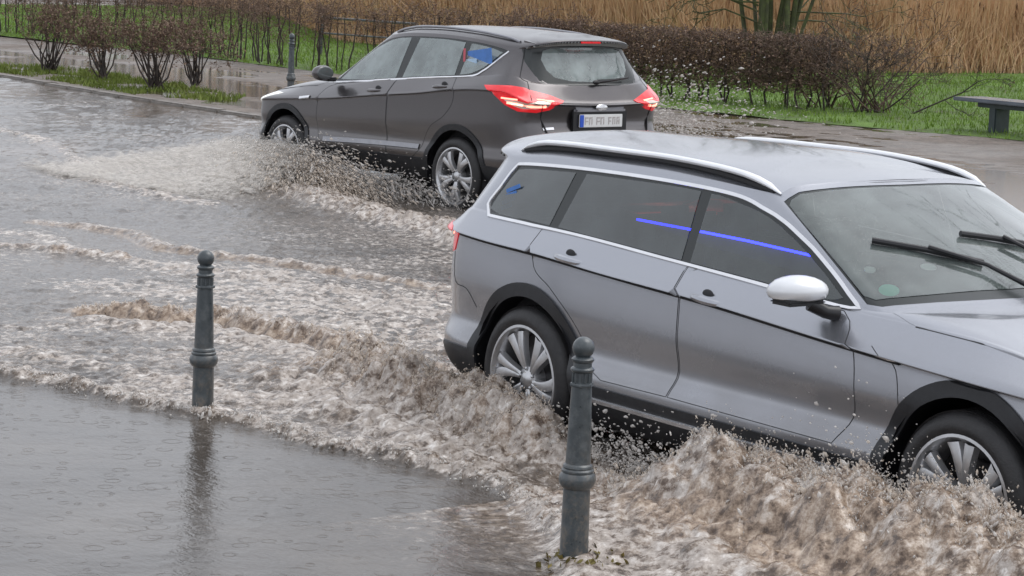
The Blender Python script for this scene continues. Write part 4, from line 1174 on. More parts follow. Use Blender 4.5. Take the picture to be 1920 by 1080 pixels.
def axis(a, b, d0, growth, fa, fb):
    out = [fa]
    while out[-1] < fb:
        x = out[-1]; out.append(x + d0 + growth * max(0, x - b, a - x))
    return np.array(out)
ya = axis(7, 11, .014, .0045, 6.4, 48)
xa = axis(-4.2, 3.2, .016, .022, -22, 16)
X, Y = np.meshgrid(xa, ya, indexing='ij')
T = X * RD[0] + Y * RD[1]; Q = X * RN[0] + Y * RN[1]     # along / across the road
de, pe, se = sdist(X, Y, EDGE)
dist_e = de * se                      # >0 on the street side
turb = sstep(-.12, .25, dist_e)       # churned water beyond the front edge
near = np.exp(-((X - .2) / 3.2)**2 - ((Y - 12.5) / 4.0)**2)
turb = turb * (.18 + .95 * near)
calm = 1 - sstep(-.3, .1, dist_e)
foam = np.zeros_like(X); mud = np.zeros_like(X)
dk, pk, sk = sdist(X, Y, KERB)
far = sstep(17, 26, Y)
h = .0045 * fbm(X * 3.1, Y * 4.2, 4) * (1 + 2 * far)
rough_w = (1 - calm) * (.45 + .75 * np.clip(.5 + 1.4 * fbm(X * .45, Y * .30, 3), 0, 1.3))
rough_w = rough_w * (1 + .7 * sstep(15, 24, Y))
patch = (1 - calm) * sstep(.0, .25, fbm(X * .40 + 3, Y * .13, 3)) * sstep(18, 24, Y) * sstep(-1.5, -3.5, X)
rough_w = rough_w * (1 - .85 * patch)
mud += .3 * patch
foam -= .5 * patch
h += rough_w * (.021 * fbm(X * 2.6, Y * 4.2, 4) + .010 * fbm(X * 7, Y * 10, 3, True))
# general churn: short streaks lying along the road
st = fbm(T * 3.2 + .6 * fbm(X * 2, Y * 2, 2), Q * 6.5, 5, True)
st2 = fbm(T * 11, Q * 19, 4, True)
bl_ = fbm(X * 9, Y * 9, 4)
h += turb * (.022 * st + .012 * st2 + .012 * bl_)
foam += turb * np.clip(.34 + .75 * fbm(X * 1.1, Y * 1.6, 3) + .25 * st, 0, 1.0) * .52
foam += (1 - calm) * .24 * np.clip(.4 + 1.5 * fbm(X * .6 + 4, Y * .5, 3), 0, 1)
mud += turb * .40 * np.clip(.5 + fbm(X * 2.1, Y * 2.1, 3), 0, 1)
def ridge(pts, H, W, skew=.6, rough=.6, fo=.8, mu=.3, hole=0., n=6.):
    """breaking wavelet: sharp on the road-downstream side, ragged crest"""
    global h, foam, mud
    d, p, s = sdist(X, Y, pts)
    wob = .35 * W * fbm(T * 4, Q * 4, 3) * 2
    e = d * s + wob
    W1, W2 = W * (1 + skew), W * (1 - skew * .5)
    g = np.where(e > 0, np.exp(-(e / W1)**2), np.exp(-(e / W2)**2))
    ends = sstep(0, .12, p) * sstep(0, .10, 1 - p) if H > .01 else 1
    endc = np.where((p <= 0) | (p >= 1), np.exp(-(d / W)**2), 1)
    amp = (.55 + .9 * np.clip(fbm(T * n, Q * n, 4) + .35, 0, 1.3))
    h += H * g * endc * (.35 + .65 * ends) * amp + H * g * rough * (fbm(X * 14, Y * 14, 4) * .6 + fbm(X * 45, Y * 45, 3) * .16) * endc
    foam += fo * g * endc * np.clip(.40 + 1.5 * fbm(T * 9, Q * 15, 4), 0, 1)
    mud += mu * g * endc
    if hole:
        g2 = np.exp(-((e + W * 1.1) / (W * .7))**2) * endc
        h -= hole * g2; foam -= .6 * g2; mud += .5 * g2
ridge(EDGE, .040, .075, .7, .8, .75, .35)
ridge(off(EDGE, .45), .020, .10, .3, .8, .55, .1)
ridge(RIDGE2, .075, .10, .5, .9, .40, .9, .03)
ridge(off(RIDGE2, -.35), .03, .12, .2, .8, .6, .3)
ridge(REARW_, .21, .20, .2, .5, .35, 1.0)
ridge(off(REARW_, -.42), .05, .16, .3, .9, .65, .3)
ridge([(-.55, 12.45), (-.30, 12.30), (-.12, 12.10)], .05, .10, .2, .9, .2, 1.0, .05)
ridge(TOP1, .035, .07, .5, .8, .8, .5, .01)
ridge(TOP0, .03, .07, .5, .8, .3, .8)
ridge(off(TOP1, -.75), .018, .12, .2, .7, .55, .2)
ridge(FARF, .03, .10, .5, .5, .95, .2)
ridge(KWASH, .10, .28, .3, .7, .9, .6)
ridge([(-.5, 18.9), (.2, 17.4), (1.2, 16.2)], .04, .35, .3, .7, .7, .3)
ridge([(-2.2, 16.2), (-1.2, 15.2), (-.2, 14.4)], .02, .45, .3, .6, .85, .0)
ridge([(-2.9, 15.3), (-1.9, 14.9), (-1.0, 14.0), (-.3, 13.3)], .012, .35, .3, .6, .75, .0)
# the bow wave at the silver front wheel
d, p, s = sdist(X, Y, MOUND)
e = d * s
prof = np.interp(p, [0, .08, .16, .24, .29, .34, .42, .52, .65, 1], [.0, .05, .16, .37, .41, .33, .37, .37, .38, .36])
W1 = .13; Wf = .50
g = np.where(e > 0, np.exp(-(e / W1)**2), np.exp(-(np.abs(e) / Wf)**1.7))
endc = np.where((p <= 0), np.exp(-(d / .22)**2), 1)
strk = fbm(T * 3.2 + Q * 1.4, Q * 2.4 - T * 1.2, 3)
h += prof * g * endc * (1 + .40 * strk) + g * endc * (.095 * fbm(T * 4 + Q * 7, Q * 4 - T * 2, 3) + .028 * fbm(T * 9 + Q * 15, Q * 10 - T * 6, 4) + .010 * fbm(X * 40, Y * 40, 3))
foam += endc * g * np.clip(.0 + 1.0 * fbm(X * 7, Y * 10, 4), 0, .45) + endc * .32 * np.exp(-((e + .75) / .5)**2) * np.clip(.5 + fbm(X * 12, Y * 14, 4) * 1.5, 0, 1)
mud += endc * g * .9 + endc * .35 * np.exp(-((e + .6) / .6)**2)
g3 = endc * np.exp(-((e + .42) / .12)**2) * np.exp(-((p - .45) / .22)**2)
h -= .075 * g3 * (1 + fbm(X * 10, Y * 10, 3)); foam -= .55 * g3; mud += .5 * g3
# keep flood inside its bed beyond the kerb
h = np.where((sk > 0) & (dk > .2), -.2, h)
mist_ = np.exp(-((T + 18.9) / 2.2)**2 - ((Q - 0) / 1e9)**2) * 0
Zw = WL + h
# choppy sideways displacement makes crests lean
gxh = np.gradient(h, axis=0) / np.gradient(X, axis=0); gyh = np.gradient(h, axis=1) / np.gradient(Y, axis=1)
cl = lambda a: np.clip(a, -1.2, 1.2)
amp = np.clip(turb + mud, 0, 1)
Xd = X + amp * (-.010 * cl(gxh) + .014 * fbm(X * 18 + 5, Y * 18, 3)); Yd = Y + amp * (-.010 * cl(gyh) + .014 * fbm(X * 18, Y * 18 + 9, 3))
nx, ny = X.shape
idx = np.arange(nx * ny).reshape(nx, ny)
Fq = np.stack([idx[:-1, :-1], idx[1:, :-1], idx[1:, 1:], idx[:-1, 1:]], -1).reshape(-1, 4)

def water_mat():
    m, nt, b, o = nmat('flood_water')
    L_ = nt.links.new
    def at(n):
        a = nt.nodes.new('ShaderNodeAttribute'); a.attribute_name = n; return a.outputs['Fac']
    def math_(op, a, b_, c=None, clamp=False):
        q = nt.nodes.new('ShaderNodeMath'); q.operation = op; q.use_clamp = clamp
        for i, x in enumerate((a, b_, c)):
            if x is None: continue
            if isinstance(x, (int, float)): q.inputs[i].default_value = x
            else: L_(x, q.inputs[i])
        return q.outputs[0]
    v = coords(nt)
    mp = nt.nodes.new('ShaderNodeMapping'); mp.inputs['Rotation'].default_value = (0, 0, .905); L_(v, mp.inputs[0])
    mp2 = nt.nodes.new('ShaderNodeMapping'); mp2.inputs['Scale'].default_value = (1, 2.1, 1); L_(mp.outputs[0], mp2.inputs[0])
    nf = noise(nt, v, 17, 7, .72); nc = noise(nt, mp2.outputs[0], 5, 4, .6); nm = noise(nt, v, 1.1, 5, .6)
    foam_, mud_, calm_ = at('foam'), at('mud'), at('calm')
    # foam threshold
    f1 = math_('MULTIPLY_ADD', nf, 3.6, -1.8); f1 = math_('MULTIPLY_ADD', nc, .8, f1); f1 = math_('ADD', f1, -.62)
    f2 = math_('MULTIPLY_ADD', foam_, 1.25, f1); f2 = math_('MULTIPLY', f2, 2.2, None, True)
    f2 = math_('MULTIPLY', f2, math_('MULTIPLY', foam_, 2.2, None, True), None, True)
    base = ramp(nt, nm, [(.3, (.034, .026, .020)), (.55, (.062, .050, .040)), (.8, (.10, .082, .066))])
    mudc = ramp(nt, nf, [(.38, (.078, .050, .034)), (.5, (.28, .205, .148)), (.66, (.58, .47, .37))])
    mx = nt.nodes.new('ShaderNodeMixRGB'); L_(math_('MULTIPLY', mud_, 1.0, None, True), mx.inputs[0]); L_(base, mx.inputs[1]); L_(mudc, mx.inputs[2])
    fc = ramp(nt, nf, [(.40, (.22, .18, .15)), (.55, (.42, .37, .33)), (.68, (.74, .70, .66))])
    mx2 = nt.nodes.new('ShaderNodeMixRGB'); L_(f2, mx2.inputs[0]); L_(mx.outputs[0], mx2.inputs[1]); L_(fc, mx2.inputs[2])
    L_(mx2.outputs[0], b.inputs['Base Color'])
    L_(math_('MULTIPLY_ADD', f2, .30, .05), b.inputs['Roughness'])
    b.inputs['IOR'].default_value = 1.33
    b.inputs['Specular IOR Level'].default_value = .95
    # bump: fine chop where it churns, raindrop rings where it is calm
    w1 = noise(nt, mp2.outputs[0], 17, 4, .6); w2 = noise(nt, v, 70, 3, .6)
    rip = math_('MULTIPLY', w1, math_('MULTIPLY_ADD', calm_, -.70, 1.0))
    rip = math_('MULTIPLY_ADD', w2, math_('MULTIPLY_ADD', calm_, -.33, .40), rip)
    rings = None
    for sc, ph in ((5.5, 0), (9.0, 7.3)):
        m3 = nt.nodes.new('ShaderNodeMapping'); m3.inputs['Location'].default_value = (ph, ph * .7, 0); L_(v, m3.inputs[0])
        sp = nt.nodes.new('ShaderNodeSeparateXYZ'); L_(m3.outputs[0], sp.inputs[0])
        cb = nt.nodes.new('ShaderNodeCombineXYZ'); L_(sp.outputs[0], cb.inputs[0]); L_(sp.outputs[1], cb.inputs[1])
        vo = nt.nodes.new('ShaderNodeTexVoronoi'); vo.voronoi_dimensions = '2D'; vo.inputs['Scale'].default_value = sc; L_(cb.outputs[0], vo.inputs['Vector'])
        sx = nt.nodes.new('ShaderNodeSeparateColor'); L_(vo.outputs['Color'], sx.inputs[0])
        rad = math_('MULTIPLY_ADD', sx.outputs[0], .30, .06)
        dd = math_('SUBTRACT', vo.outputs['Distance'], rad)
        en = math_('POWER', 2.718, math_('MULTIPLY', math_('MULTIPLY', dd, dd), -900.0 / (sc / 5.5)))
        wv = math_('MULTIPLY', math_('SINE', math_('MULTIPLY', dd, 95), 0), en)
        wv = math_('MULTIPLY', wv, math_('GREATER_THAN', sx.outputs[1], .62))
        rings = wv if rings is None else math_('ADD', rings, wv)
    tot = math_('MULTIPLY_ADD', math_('MULTIPLY', rings, math_('MULTIPLY_ADD', calm_, .9, .1)), .055, rip)
    bn = nt.nodes.new('ShaderNodeBump'); bn.inputs['Strength'].default_value = .75; bn.inputs['Distance'].default_value = .012
    tot = math_('MULTIPLY', tot, math_('MULTIPLY_ADD', mud_, -.45, 1.0))
    L_(tot, bn.inputs['Height']); L_(bn.outputs[0], b.inputs['Normal'])
    return m
M['water'] = water_mat()
tag(np_mesh('flood_water', np.stack([Xd, Yd, Zw], -1).reshape(-1, 3), Fq, M['water'], attrs={'foam': np.clip(foam, 0, 1.3), 'mud': np.clip(mud, 0, 1), 'calm': np.maximum(calm, .9 * patch)}), kind='structure')

# height lookup for splash roots
def wz(x, y):
    i = int(np.clip(np.searchsorted(xa, x), 0, len(xa) - 1)); j = int(np.clip(np.searchsorted(ya, y), 0, len(ya) - 1)); return float(Zw[i, j])

# ---------------------------------------------------------------- thrown water
def splash_mat(name, a, b_, rough=.25, scale=30, alpha=None):
    m, nt, b, o = nmat(name)
    v = coords(nt); n = noise(nt, v, scale, 4, .7)
    nt.links.new(ramp(nt, n, [(.3, a), (.7, b_)]), b.inputs['Base Color'])
    b.inputs['Roughness'].default_value = rough; b.inputs['IOR'].default_value = 1.33
    b.inputs['Alpha'].default_value = alpha or 1.0
    return m
M['splash'] = splash_mat('thrown_muddy_water', (.52, .43, .35), (.78, .70, .61), .10, 30, .5)
M['splash_pale'] = splash_mat('thrown_foam', (.55, .50, .45), (.78, .75, .72), .12, 30, .6)
M['mist'] = splash_mat('spray_mist', (.80, .76, .71), (.88, .85, .81), .5, 4, .16)
ICO = None
def ico():
    global ICO
    if ICO is None:
        bm = bmesh.new(); bmesh.ops.create_icosphere(bm, subdivisions=1, radius=1); bm.verts.index_update()
        ICO = (np.array([tuple(v.co) for v in bm.verts]), np.array([[v.index for v in f.verts] for f in bm.faces])); bm.free()
    return ICO
OCT = (np.array([(1, 0, 0), (-1, 0, 0), (0, 1, 0), (0, -1, 0), (0, 0, 1), (0, 0, -1)], float), np.array([(0, 2, 4), (2, 1, 4), (1, 3, 4), (3, 0, 4), (2, 0, 5), (1, 2, 5), (3, 1, 5), (0, 3, 5)]))
def drops(name, pos, vel, rad, stretch, m, r2, parent=None, low=False):
    """cloud of tear shaped water clots stretched along their flight"""
    BV, BF = OCT if low else ico()
    n = len(pos); d = vel / np.maximum(np.linalg.norm(vel, axis=1, keepdims=True), 1e-6)
    ref = np.where(np.abs(d[:, 2:3]) < .9, np.array([[0, 0, 1.]]), np.array([[1., 0, 0]]))
    a = np.cross(d, ref); a /= np.linalg.norm(a, axis=1, keepdims=True); b_ = np.cross(d, a)
    jit = 1 + r2.uniform(-.38, .38, (n, len(BV), 1))
    B = BV[None] * jit
    s = (rad * stretch)[:, None, None]; r_ = rad[:, None, None]
    V = pos[:, None] + d[:, None] * B[..., 0:1] * s + a[:, None] * B[..., 1:2] * r_ + b_[:, None] * B[..., 2:3] * r_
    F = (BF[None] + (np.arange(n) * len(BV))[:, None, None]).reshape(-1, 3)
    return np_mesh(name, V.reshape(-1, 3), F, m, parent, smooth=not low)

def along(pts, n, r2, bias=None):
    P = np.array(pts, float); L = np.concatenate([[0], np.cumsum(np.hypot(*(P[1:] - P[:-1]).T))]); L /= L[-1]
    u = r2.uniform(0, 1, n) if bias is None else bias(n)
    return np.interp(u, L, P[:, 0]), np.interp(u, L, P[:, 1]), u
r2 = np.random.default_rng(21)
def crest_spray(name, pts, H, spread, n, size, label, m, fwd=0.5, low=False, hf=None, cat='splash', dr=None):
    x, y, u = along(pts, n, r2)
    k = r2.exponential(.33, n).clip(0, 1.5)
    hh = (np.interp(u, *hf) if hf else 1.0) * H
    x = x + r2.normal(0, spread, n); y = y + r2.normal(0, spread, n)
    z = np.array([wz(a, b_) for a, b_ in zip(x, y)]) + k * hh * r2.uniform(.2, 1, n)
    vel = np.stack([RD[0] * fwd - RN[0] * .5 + r2.normal(0, .35, n), RD[1] * fwd - RN[1] * .5 + r2.normal(0, .35, n), r2.normal(.1, .8, n)], -1)
    if dr is not None: vel = np.array(dr) * np.where(r2.uniform(0, 1, (n, 1)) < .5, 1, [[1, 1, -1.]]) + r2.normal(0, .22, (n, 3))
    rad = size * r2.lognormal(0, .5, n) * (1 - .4 * k / 1.5)
    o = drops(name, np.stack([x, y, z], -1), vel, rad, r2.uniform(1.3, 3.2, n), m, r2, low=low)
    return tag(o, label, cat, kind='stuff')
crest_spray('bow_wave_spray', MOUND, .11, .11, 7500, .0027, 'brown clots of water flung off the bow wave beside the silver front wheel', M['splash'], dr=(.35, -.75, .8), hf=([0, .2, .3, 1], [.4, 1.2, .8, .9]))
crest_spray('bow_wave_foam', MOUND, .10, .13, 6500, .0026, 'pale foam specks riding on the crest of the bow wave', M['splash_pale'], dr=(.35, -.75, .8), hf=([0, .2, .3, 1], [.4, 1.3, .8, .9]))
crest_spray('wheel_wash_spray', REARW_, .09, .09, 6500, .0028, 'brown water clots churned up behind the silver rear wheel', M['splash'], dr=(-.3, -.6, .7))
crest_spray('wave_crest_spray', RIDGE2, .03, .035, 1200, .0028, 'dark brown droplets on the breaking wave behind the left bollard', M['splash'])
crest_spray('foam_line_spray', EDGE[:-2], .014, .04, 2600, .0030, 'small foam clots along the front edge of the wash', M['splash_pale'])

# side spray curtain of the grey car's front wheel
def car_pt(c, x, y, z):
    a = c.rotation_euler.z; return np.array([c.location.x + math.cos(a) * x - math.sin(a) * y, c.location.y + math.sin(a) * x + math.cos(a) * y, z])
def plume(name, c, x0, y0, z0, n, vx, vy, vz, sx, sy, sz, size, label, m, tmax=.35, st=(2.5, 7), x_sp=.1, low=False, z_sp=.05):
    t = r2.uniform(0, 1, n)**.8 * tmax
    v = np.stack([r2.normal(vx, sx, n), r2.normal(vy, sy, n), np.abs(r2.normal(vz, sz, n))], -1)
    p0 = np.stack([r2.normal(x0, x_sp, n), r2.normal(y0, .04, n), r2.normal(z0, z_sp, n)], -1)
    p = p0 + v * t[:, None]; p[:, 2] -= 4.9 * t * t
    vv = v.copy(); vv[:, 2] -= 9.8 * t
    keep = (p[:, 2] > WL - .01)
    p, vv = p[keep], vv[keep]
    a = c.rotation_euler.z; ca, sa = math.cos(a), math.sin(a)
    rot = lambda q: np.stack([ca * q[:, 0] - sa * q[:, 1], sa * q[:, 0] + ca * q[:, 1], q[:, 2]], -1)
    P_ = rot(p) + np.array([c.location.x, c.location.y, 0]); V_ = rot(vv)
    return tag(drops(name, P_, V_, size * r2.lognormal(0, .45, len(P_)), r2.uniform(*st, len(P_)), m, r2, low=low), label, 'splash', kind='stuff')
plume('front_wheel_spray', grey, 2.50, .95, .12, 34000, -3.6, 1.5, 1.05, 1.5, .7, .55, .0040, 'brown sheet of spray thrown back by the grey car front wheel', M['splash'], .42)
plume('front_wheel_foam', grey, 2.62, .95, .15, 16000, -2.6, 1.4, 1.3, 1.6, .7, .6, .0036, 'pale droplets bursting around the grey car front wheel', M['splash_pale'], .34)
plume('underbody_spray', grey, 1.5, .85, .10, 7000, -2.0, .35, 1.1, 1.2, .3, .5, .0034, 'scattered drops under the grey car between its wheels', M['splash_pale'], .34, x_sp=.7)
n = 70000
u_ = r2.uniform(0, 1, n)**.8
lx = 2.75 + .25 * u_ + r2.normal(0, .32 + .25 * u_, n); ly = .97 + 1.75 * u_ + r2.normal(0, .06, n)
lz = WL + (.05 + .36 * (1 - u_)**1.2) * r2.uniform(0, 1, n)**1.3
aa = grey.rotation_euler.z
pp = np.stack([grey.location.x + math.cos(aa) * lx - math.sin(aa) * ly, grey.location.y + math.sin(aa) * lx + math.cos(aa) * ly, lz], -1)
vv = np.stack([-math.sin(aa) + r2.normal(0, .2, n), math.cos(aa) + r2.normal(0, .2, n), r2.normal(0, .25, n)], -1)
tag(drops('side_mist', pp, vv, .0105 * r2.lognormal(0, .35, n), r2.uniform(2, 6, n), M['mist'], r2, low=True), 'pale fan of fine spray on the water left of the grey car front wheel', 'splash', kind='stuff')
plume('far_side_spray', grey, 1.0, -.95, .20, 20000, -3.2, -2.0, 2.7, 1.2, .9, .9, .0040, 'white droplets flying up behind the grey car in front of the hedge', M['splash_pale'], .42, (1.2, 3), x_sp=.4)
plume('front_tyre_spray', silver, 2.72, -.98, .22, 1600, -1.4, -.5, 1.5, .9, .3, .7, .0024, 'drops flicked up around the silver car front tyre', M['splash_pale'], .25, (1, 2))
plume('sill_spray', silver, 1.1, -.95, .08, 4000, -1.2, -.3, 1.0, .8, .2, .5, .0034, 'drops under the silver car sill between its wheels', M['splash_pale'], .25, (1, 2.2), x_sp=.5)

# ================================================================== STREET FURNITURE
def bollard_mat():
    m, nt, b, o = nmat('bollard_iron')
    v = coords(nt); n = noise(nt, v, 14, 6, .7); n2 = noise(nt, v, 90, 3)
    sx = nt.nodes.new('ShaderNodeSeparateXYZ'); nt.links.new(v, sx.inputs[0])
    mr = nt.nodes.new('ShaderNodeMapRange'); mr.inputs['From Min'].default_value = .55; mr.inputs['From Max'].default_value = .0; nt.links.new(sx.outputs[2], mr.inputs['Value'])
    n5 = noise(nt, v, 30, 6, .8); gm = nt.nodes.new('ShaderNodeMath'); gm.operation = 'MULTIPLY'; nt.links.new(mr.outputs[0], gm.inputs[0]); nt.links.new(ramp(nt, n5, [(.48, (0,) * 3), (.62, (.75,) * 3)]), gm.inputs[1])
    mud_ = nt.nodes.new('ShaderNodeMixRGB'); nt.links.new(gm.outputs[0], mud_.inputs[0]); mud_.inputs[2].default_value = (.19, .155, .12, 1)
    nt.links.new(ramp(nt, n, [(.25, (.030, .038, .042)), (.5, (.055, .066, .072)), (.64, (.10, .11, .115)), (.74, (.13, .10, .07))]), mud_.inputs[1]); nt.links.new(mud_.outputs[0], b.inputs['Base Color'])
    nt.links.new(ramp(nt, n, [(.3, (.22,) * 3), (.7, (.5,) * 3)]), b.inputs['Roughness'])
    bump(nt, n2, b, .25, .004); b.inputs['Coat Weight'].default_value = .25
    return m
M['bollard'] = bollard_mat()
def make_bollard():
    t = empty('bollard')
    def lz(prof, name, n=32):
        q = MB(); q.lathe(prof, n); return q.build(name, M['bollard'], t, angle=35)
    lz([(.064, 0), (.066, .012), (.060, .020), (.055, .026), (.0545, .030)], 'base_flange')
    lz([(.0545, .030), (.053, .10), (.0505, .29)], 'lower_shaft')
    lz([(.0505, .288), (.060, .296), (.068, .310), (.0705, .326), (.066, .342), (.058, .350), (.061, .354), (.061, .360), (.055, .366), (.057, .371), (.055, .378), (.0475, .384)], 'collar')
    q = MB(); q.lathe([(.0475, .382), (.0445, .50), (.0385, .660), (.0375, .676)], 32); q.build('upper_shaft', M['bollard'], t, angle=35)
    # fluted head with three rings
    q = MB()
    q.lathe([(.0375, .672), (.046, .676), (.0475, .681), (.045, .688), (.036, .692)], 6)
    for k in range(12):
        a = 2 * math.pi * k / 12; q.tube([(.034 * math.cos(a), .034 * math.sin(a), .690), (.034 * math.cos(a), .034 * math.sin(a), .726)], .0055, 6)
    q.lathe([(.034, .690), (.034, .727), (.040, .730), (.0445, .736), (.0445, .741), (.040, .746), (.0345, .749), (.034, .764), (.038, .767), (.0425, .774), (.0425, .778), (.034, .786), (.018, .790)], 32)
    q.build('ring_neck', M['bollard'], t, angle=35)
    q = MB(); q.ball((0, 0, .819), .0415, 24); q.build('ball_finial', M['bollard'], t)
    return t
b1 = make_bollard(); b1.location = (.2685, 8.529, .068); b1.rotation_euler = (R(0), R(.3), .3)
tag(b1, 'dark iron bollard with a ball top standing in front of the silver car', 'bollard', 'iron bollards along the flooded kerbs')
b2 = copy_tree(b1); b2.location = (-1.485, 11.20, -.005); b2.rotation_euler = (0, R(.2), 1.2)
tag(b2, 'dark iron bollard casting its reflection in the calm water at left', 'bollard', 'iron bollards along the flooded kerbs')
b3 = copy_tree(b1); b3.location = (-3.35, 34.3, .085); b3.scale = (1, 1, 1.22); b3.rotation_euler = (0, 0, .5)
tag(b3, 'far bollard standing on the wet footpath beyond the grey car hood', 'bollard', 'iron bollards along the flooded kerbs')

# bench
M['bench'] = simple('bench_slab', (.10, .115, .14), .22, 0, .25, 5, .12, coat=.3)
M['bench_leg'] = simple('bench_leg', (.035, .05, .055), .45, 0, .3, 9, .15)
bench = empty('bench', (7.35, 32.83, .11), -.944)
tag(bench, 'backless park bench with a wet grey slab seat on the path at right', 'bench')
MB().box((0, 0, .47), (2.9, .62, .055), bev=.012).build('seat', M['bench'], bench)
MB().box((0, 0, .405), (2.2, .34, .07), bev=.012).build('support_frame', M['bench_leg'], bench)
lg = MB().box((0, 0, 0), (.14, .30, .40), bev=.015).build('leg', M['bench_leg'], bench); lg.location = (-.82, 0, .19)
l2 = lg.copy(); COL.objects.link(l2); l2.parent = bench; l2.location = (.82, 0, .19)

# ================================================================== PLANTS
def bark(name, a, b_, c=None):
    m, nt, b, o = nmat(name)
    v = coords(nt); n = noise(nt, v, 7, 5, .7); n2 = noise(nt, v, 60, 3, .7)
    st = [(.3, a), (.55, b_)] + ([(.72, c)] if c else [])
    nt.links.new(ramp(nt, n, st), b.inputs['Base Color']); b.inputs['Roughness'].default_value = .75
    bump(nt, n2, b, .5, .01); return m
M['stem'] = bark('dark_wet_stem', (.022, .017, .015), (.05, .037, .03), (.08, .065, .05))
M['twig'] = bark('brown_twig', (.065, .042, .032), (.13, .082, .060), (.17, .13, .08))
M['twig_red'] = bark('red_brown_twig', (.09, .055, .042), (.16, .10, .075), (.12, .12, .06))
M['moss'] = bark('mossy_bark', (.045, .042, .028), (.075, .085, .03), (.11, .14, .04))
M['leafbrown'] = bark('withered_leaf', (.10, .062, .043), (.19, .12, .08), (.18, .18, .08))

class Twigs:
    """numpy collector of 3-sided tapered twig segments"""
    def __init__(self): self.a, self.b, self.ra, self.rb = [], [], [], []
    def seg(self, a, b, ra, rb):
        self.a.append(a); self.b.append(b); self.ra.append(ra); self.rb.append(rb)
    def mesh(self, name, m, parent=None, sides=3):
        A, B = np.array(self.a, float), np.array(self.b, float); ra, rb = np.array(self.ra)[:, None], np.array(self.rb)[:, None]
        d = B - A; d /= np.maximum(np.linalg.norm(d, axis=1, keepdims=True), 1e-9)
        ref = np.where(np.abs(d[:, 2:3]) < .8, np.array([[0, 0, 1.]]), np.array([[1., 0, 0]]))
        u = np.cross(d, ref); u /= np.linalg.norm(u, axis=1, keepdims=True); w = np.cross(d, u)
        ring = []
        for P_, r_ in ((A, ra), (B, rb)):
            for k in range(sides):
                t = 2 * math.pi * k / sides; ring.append(P_ + (u * math.cos(t) + w * math.sin(t)) * r_)
        V = np.stack(ring, 1); n = len(A); b0 = np.arange(n)[:, None] * 2 * sides
        F = np.concatenate([b0 + np.array([[k, (k + 1) % sides, sides + (k + 1) % sides, sides + k]]) for k in range(sides)], 0)
        return np_mesh(name, V.reshape(-1, 3), F, m, parent)
def grow(tw, p, d, L, r, depth, rr, nseg=3, wig=.25, up=.1, kids=3, tips=None, spread=.7, ratio=.62, minr=.002):
    p = np.array(p, float); d = np.array(d, float); d /= np.linalg.norm(d)
    for i in range(nseg):
        d = d + rr.normal(0, wig, 3) + np.array([0, 0, up]); d /= np.linalg.norm(d)
        q = p + d * L / nseg; r1 = max(r * (1 - .5 / nseg), minr)
        tw.seg(p, q, r, r1); p, r = q, r1
        if depth > 0 and (i > 0 or nseg == 1):
            for _ in range(max(1, int(rr.poisson(kids / nseg)))):
                dd = d + rr.normal(0, spread, 3); grow(tw, p, dd, L * ratio * rr.uniform(.6, 1.1), r * .6, depth - 1, rr, nseg, wig, up, kids, tips, spread, ratio, minr)
    if tips is not None: tips.append((p, d))
def leaves(name, pts, size, m, parent, rr):
    P_ = np.array(pts); n = len(P_)
    a = rr.normal(0, 1, (n, 3)); a /= np.linalg.norm(a, axis=1, keepdims=True); b_ = np.cross(a, rr.normal(0, 1, (n, 3))); b_ /= np.linalg.norm(b_, axis=1, keepdims=True)
    s = size * rr.uniform(.5, 1.3, (n, 1))
    V = np.stack([P_ - a * s, P_ + b_ * s * .55, P_ + a * s, P_ - b_ * s * .55], 1)
    return np_mesh(name, V.reshape(-1, 3), np.arange(n * 4).reshape(-1, 4), m, parent, smooth=False)

rr = np.random.default_rng(5)
# four pruned shrubs on the left island
SHR = [((-8.15, 40.6), 1.10, .62, 'leftmost pruned bare shrub, broad and dark, nearest the left picture edge'),
       ((-6.90, 38.9), 1.00, .50, 'small pruned bare shrub squeezed between the two broad ones'),
       ((-5.68, 36.6), 1.08, .64, 'broad pruned bare shrub with dark forked stems in the front middle'),
       ((-5.28, 38.2), 1.02, .38, 'rightmost of the four pruned bare shrubs, slim stems')]
for (x, y), hh, w, lab in SHR:
    t = empty('shrub', (x, y, .10)); tag(t, lab, 'shrub', 'pruned bare shrubs on the grass island')
    st_, tw, tips = Twigs(), Twigs(), []
    for k in range(int(11 + 11 * w)):
        a = rr.uniform(0, 2 * math.pi); l = rr.uniform(.15, 1.0) * w
        top = np.array([math.cos(a) * l * .75, math.sin(a) * l * .55, hh * rr.uniform(.50, .62)]); p0 = np.array([rr.normal(0, .12 * w), rr.normal(0, .06), 0])
        pm = p0 * .5 + top * .5 + rr.normal(0, .035, 3) + np.array([0, 0, -.05])
        st_.seg(p0, pm, .016, .013); st_.seg(pm, top, .013, .010)
        for _ in range(6):
            grow(tw, top + rr.normal(0, .05, 3), (rr.normal(0, .8), rr.normal(0, .8), .7), .34, .006, 2, rr, 2, .35, .08, 3.2, tips, .9, .66, .0035)
    tips = [(p, d) for p, d in tips if p[2] < hh * 1.05 + rr.normal(0, .03)]
    st_.mesh('stem', M['stem'], t, 5); tw.a and tw.mesh('twigs', M['twig'], t)
    o = leaves('withered_leaves', [p + rr.normal(0, .02, 3) for p, d in tips for _ in range(4)], .021, M['leafbrown'], t, rr)
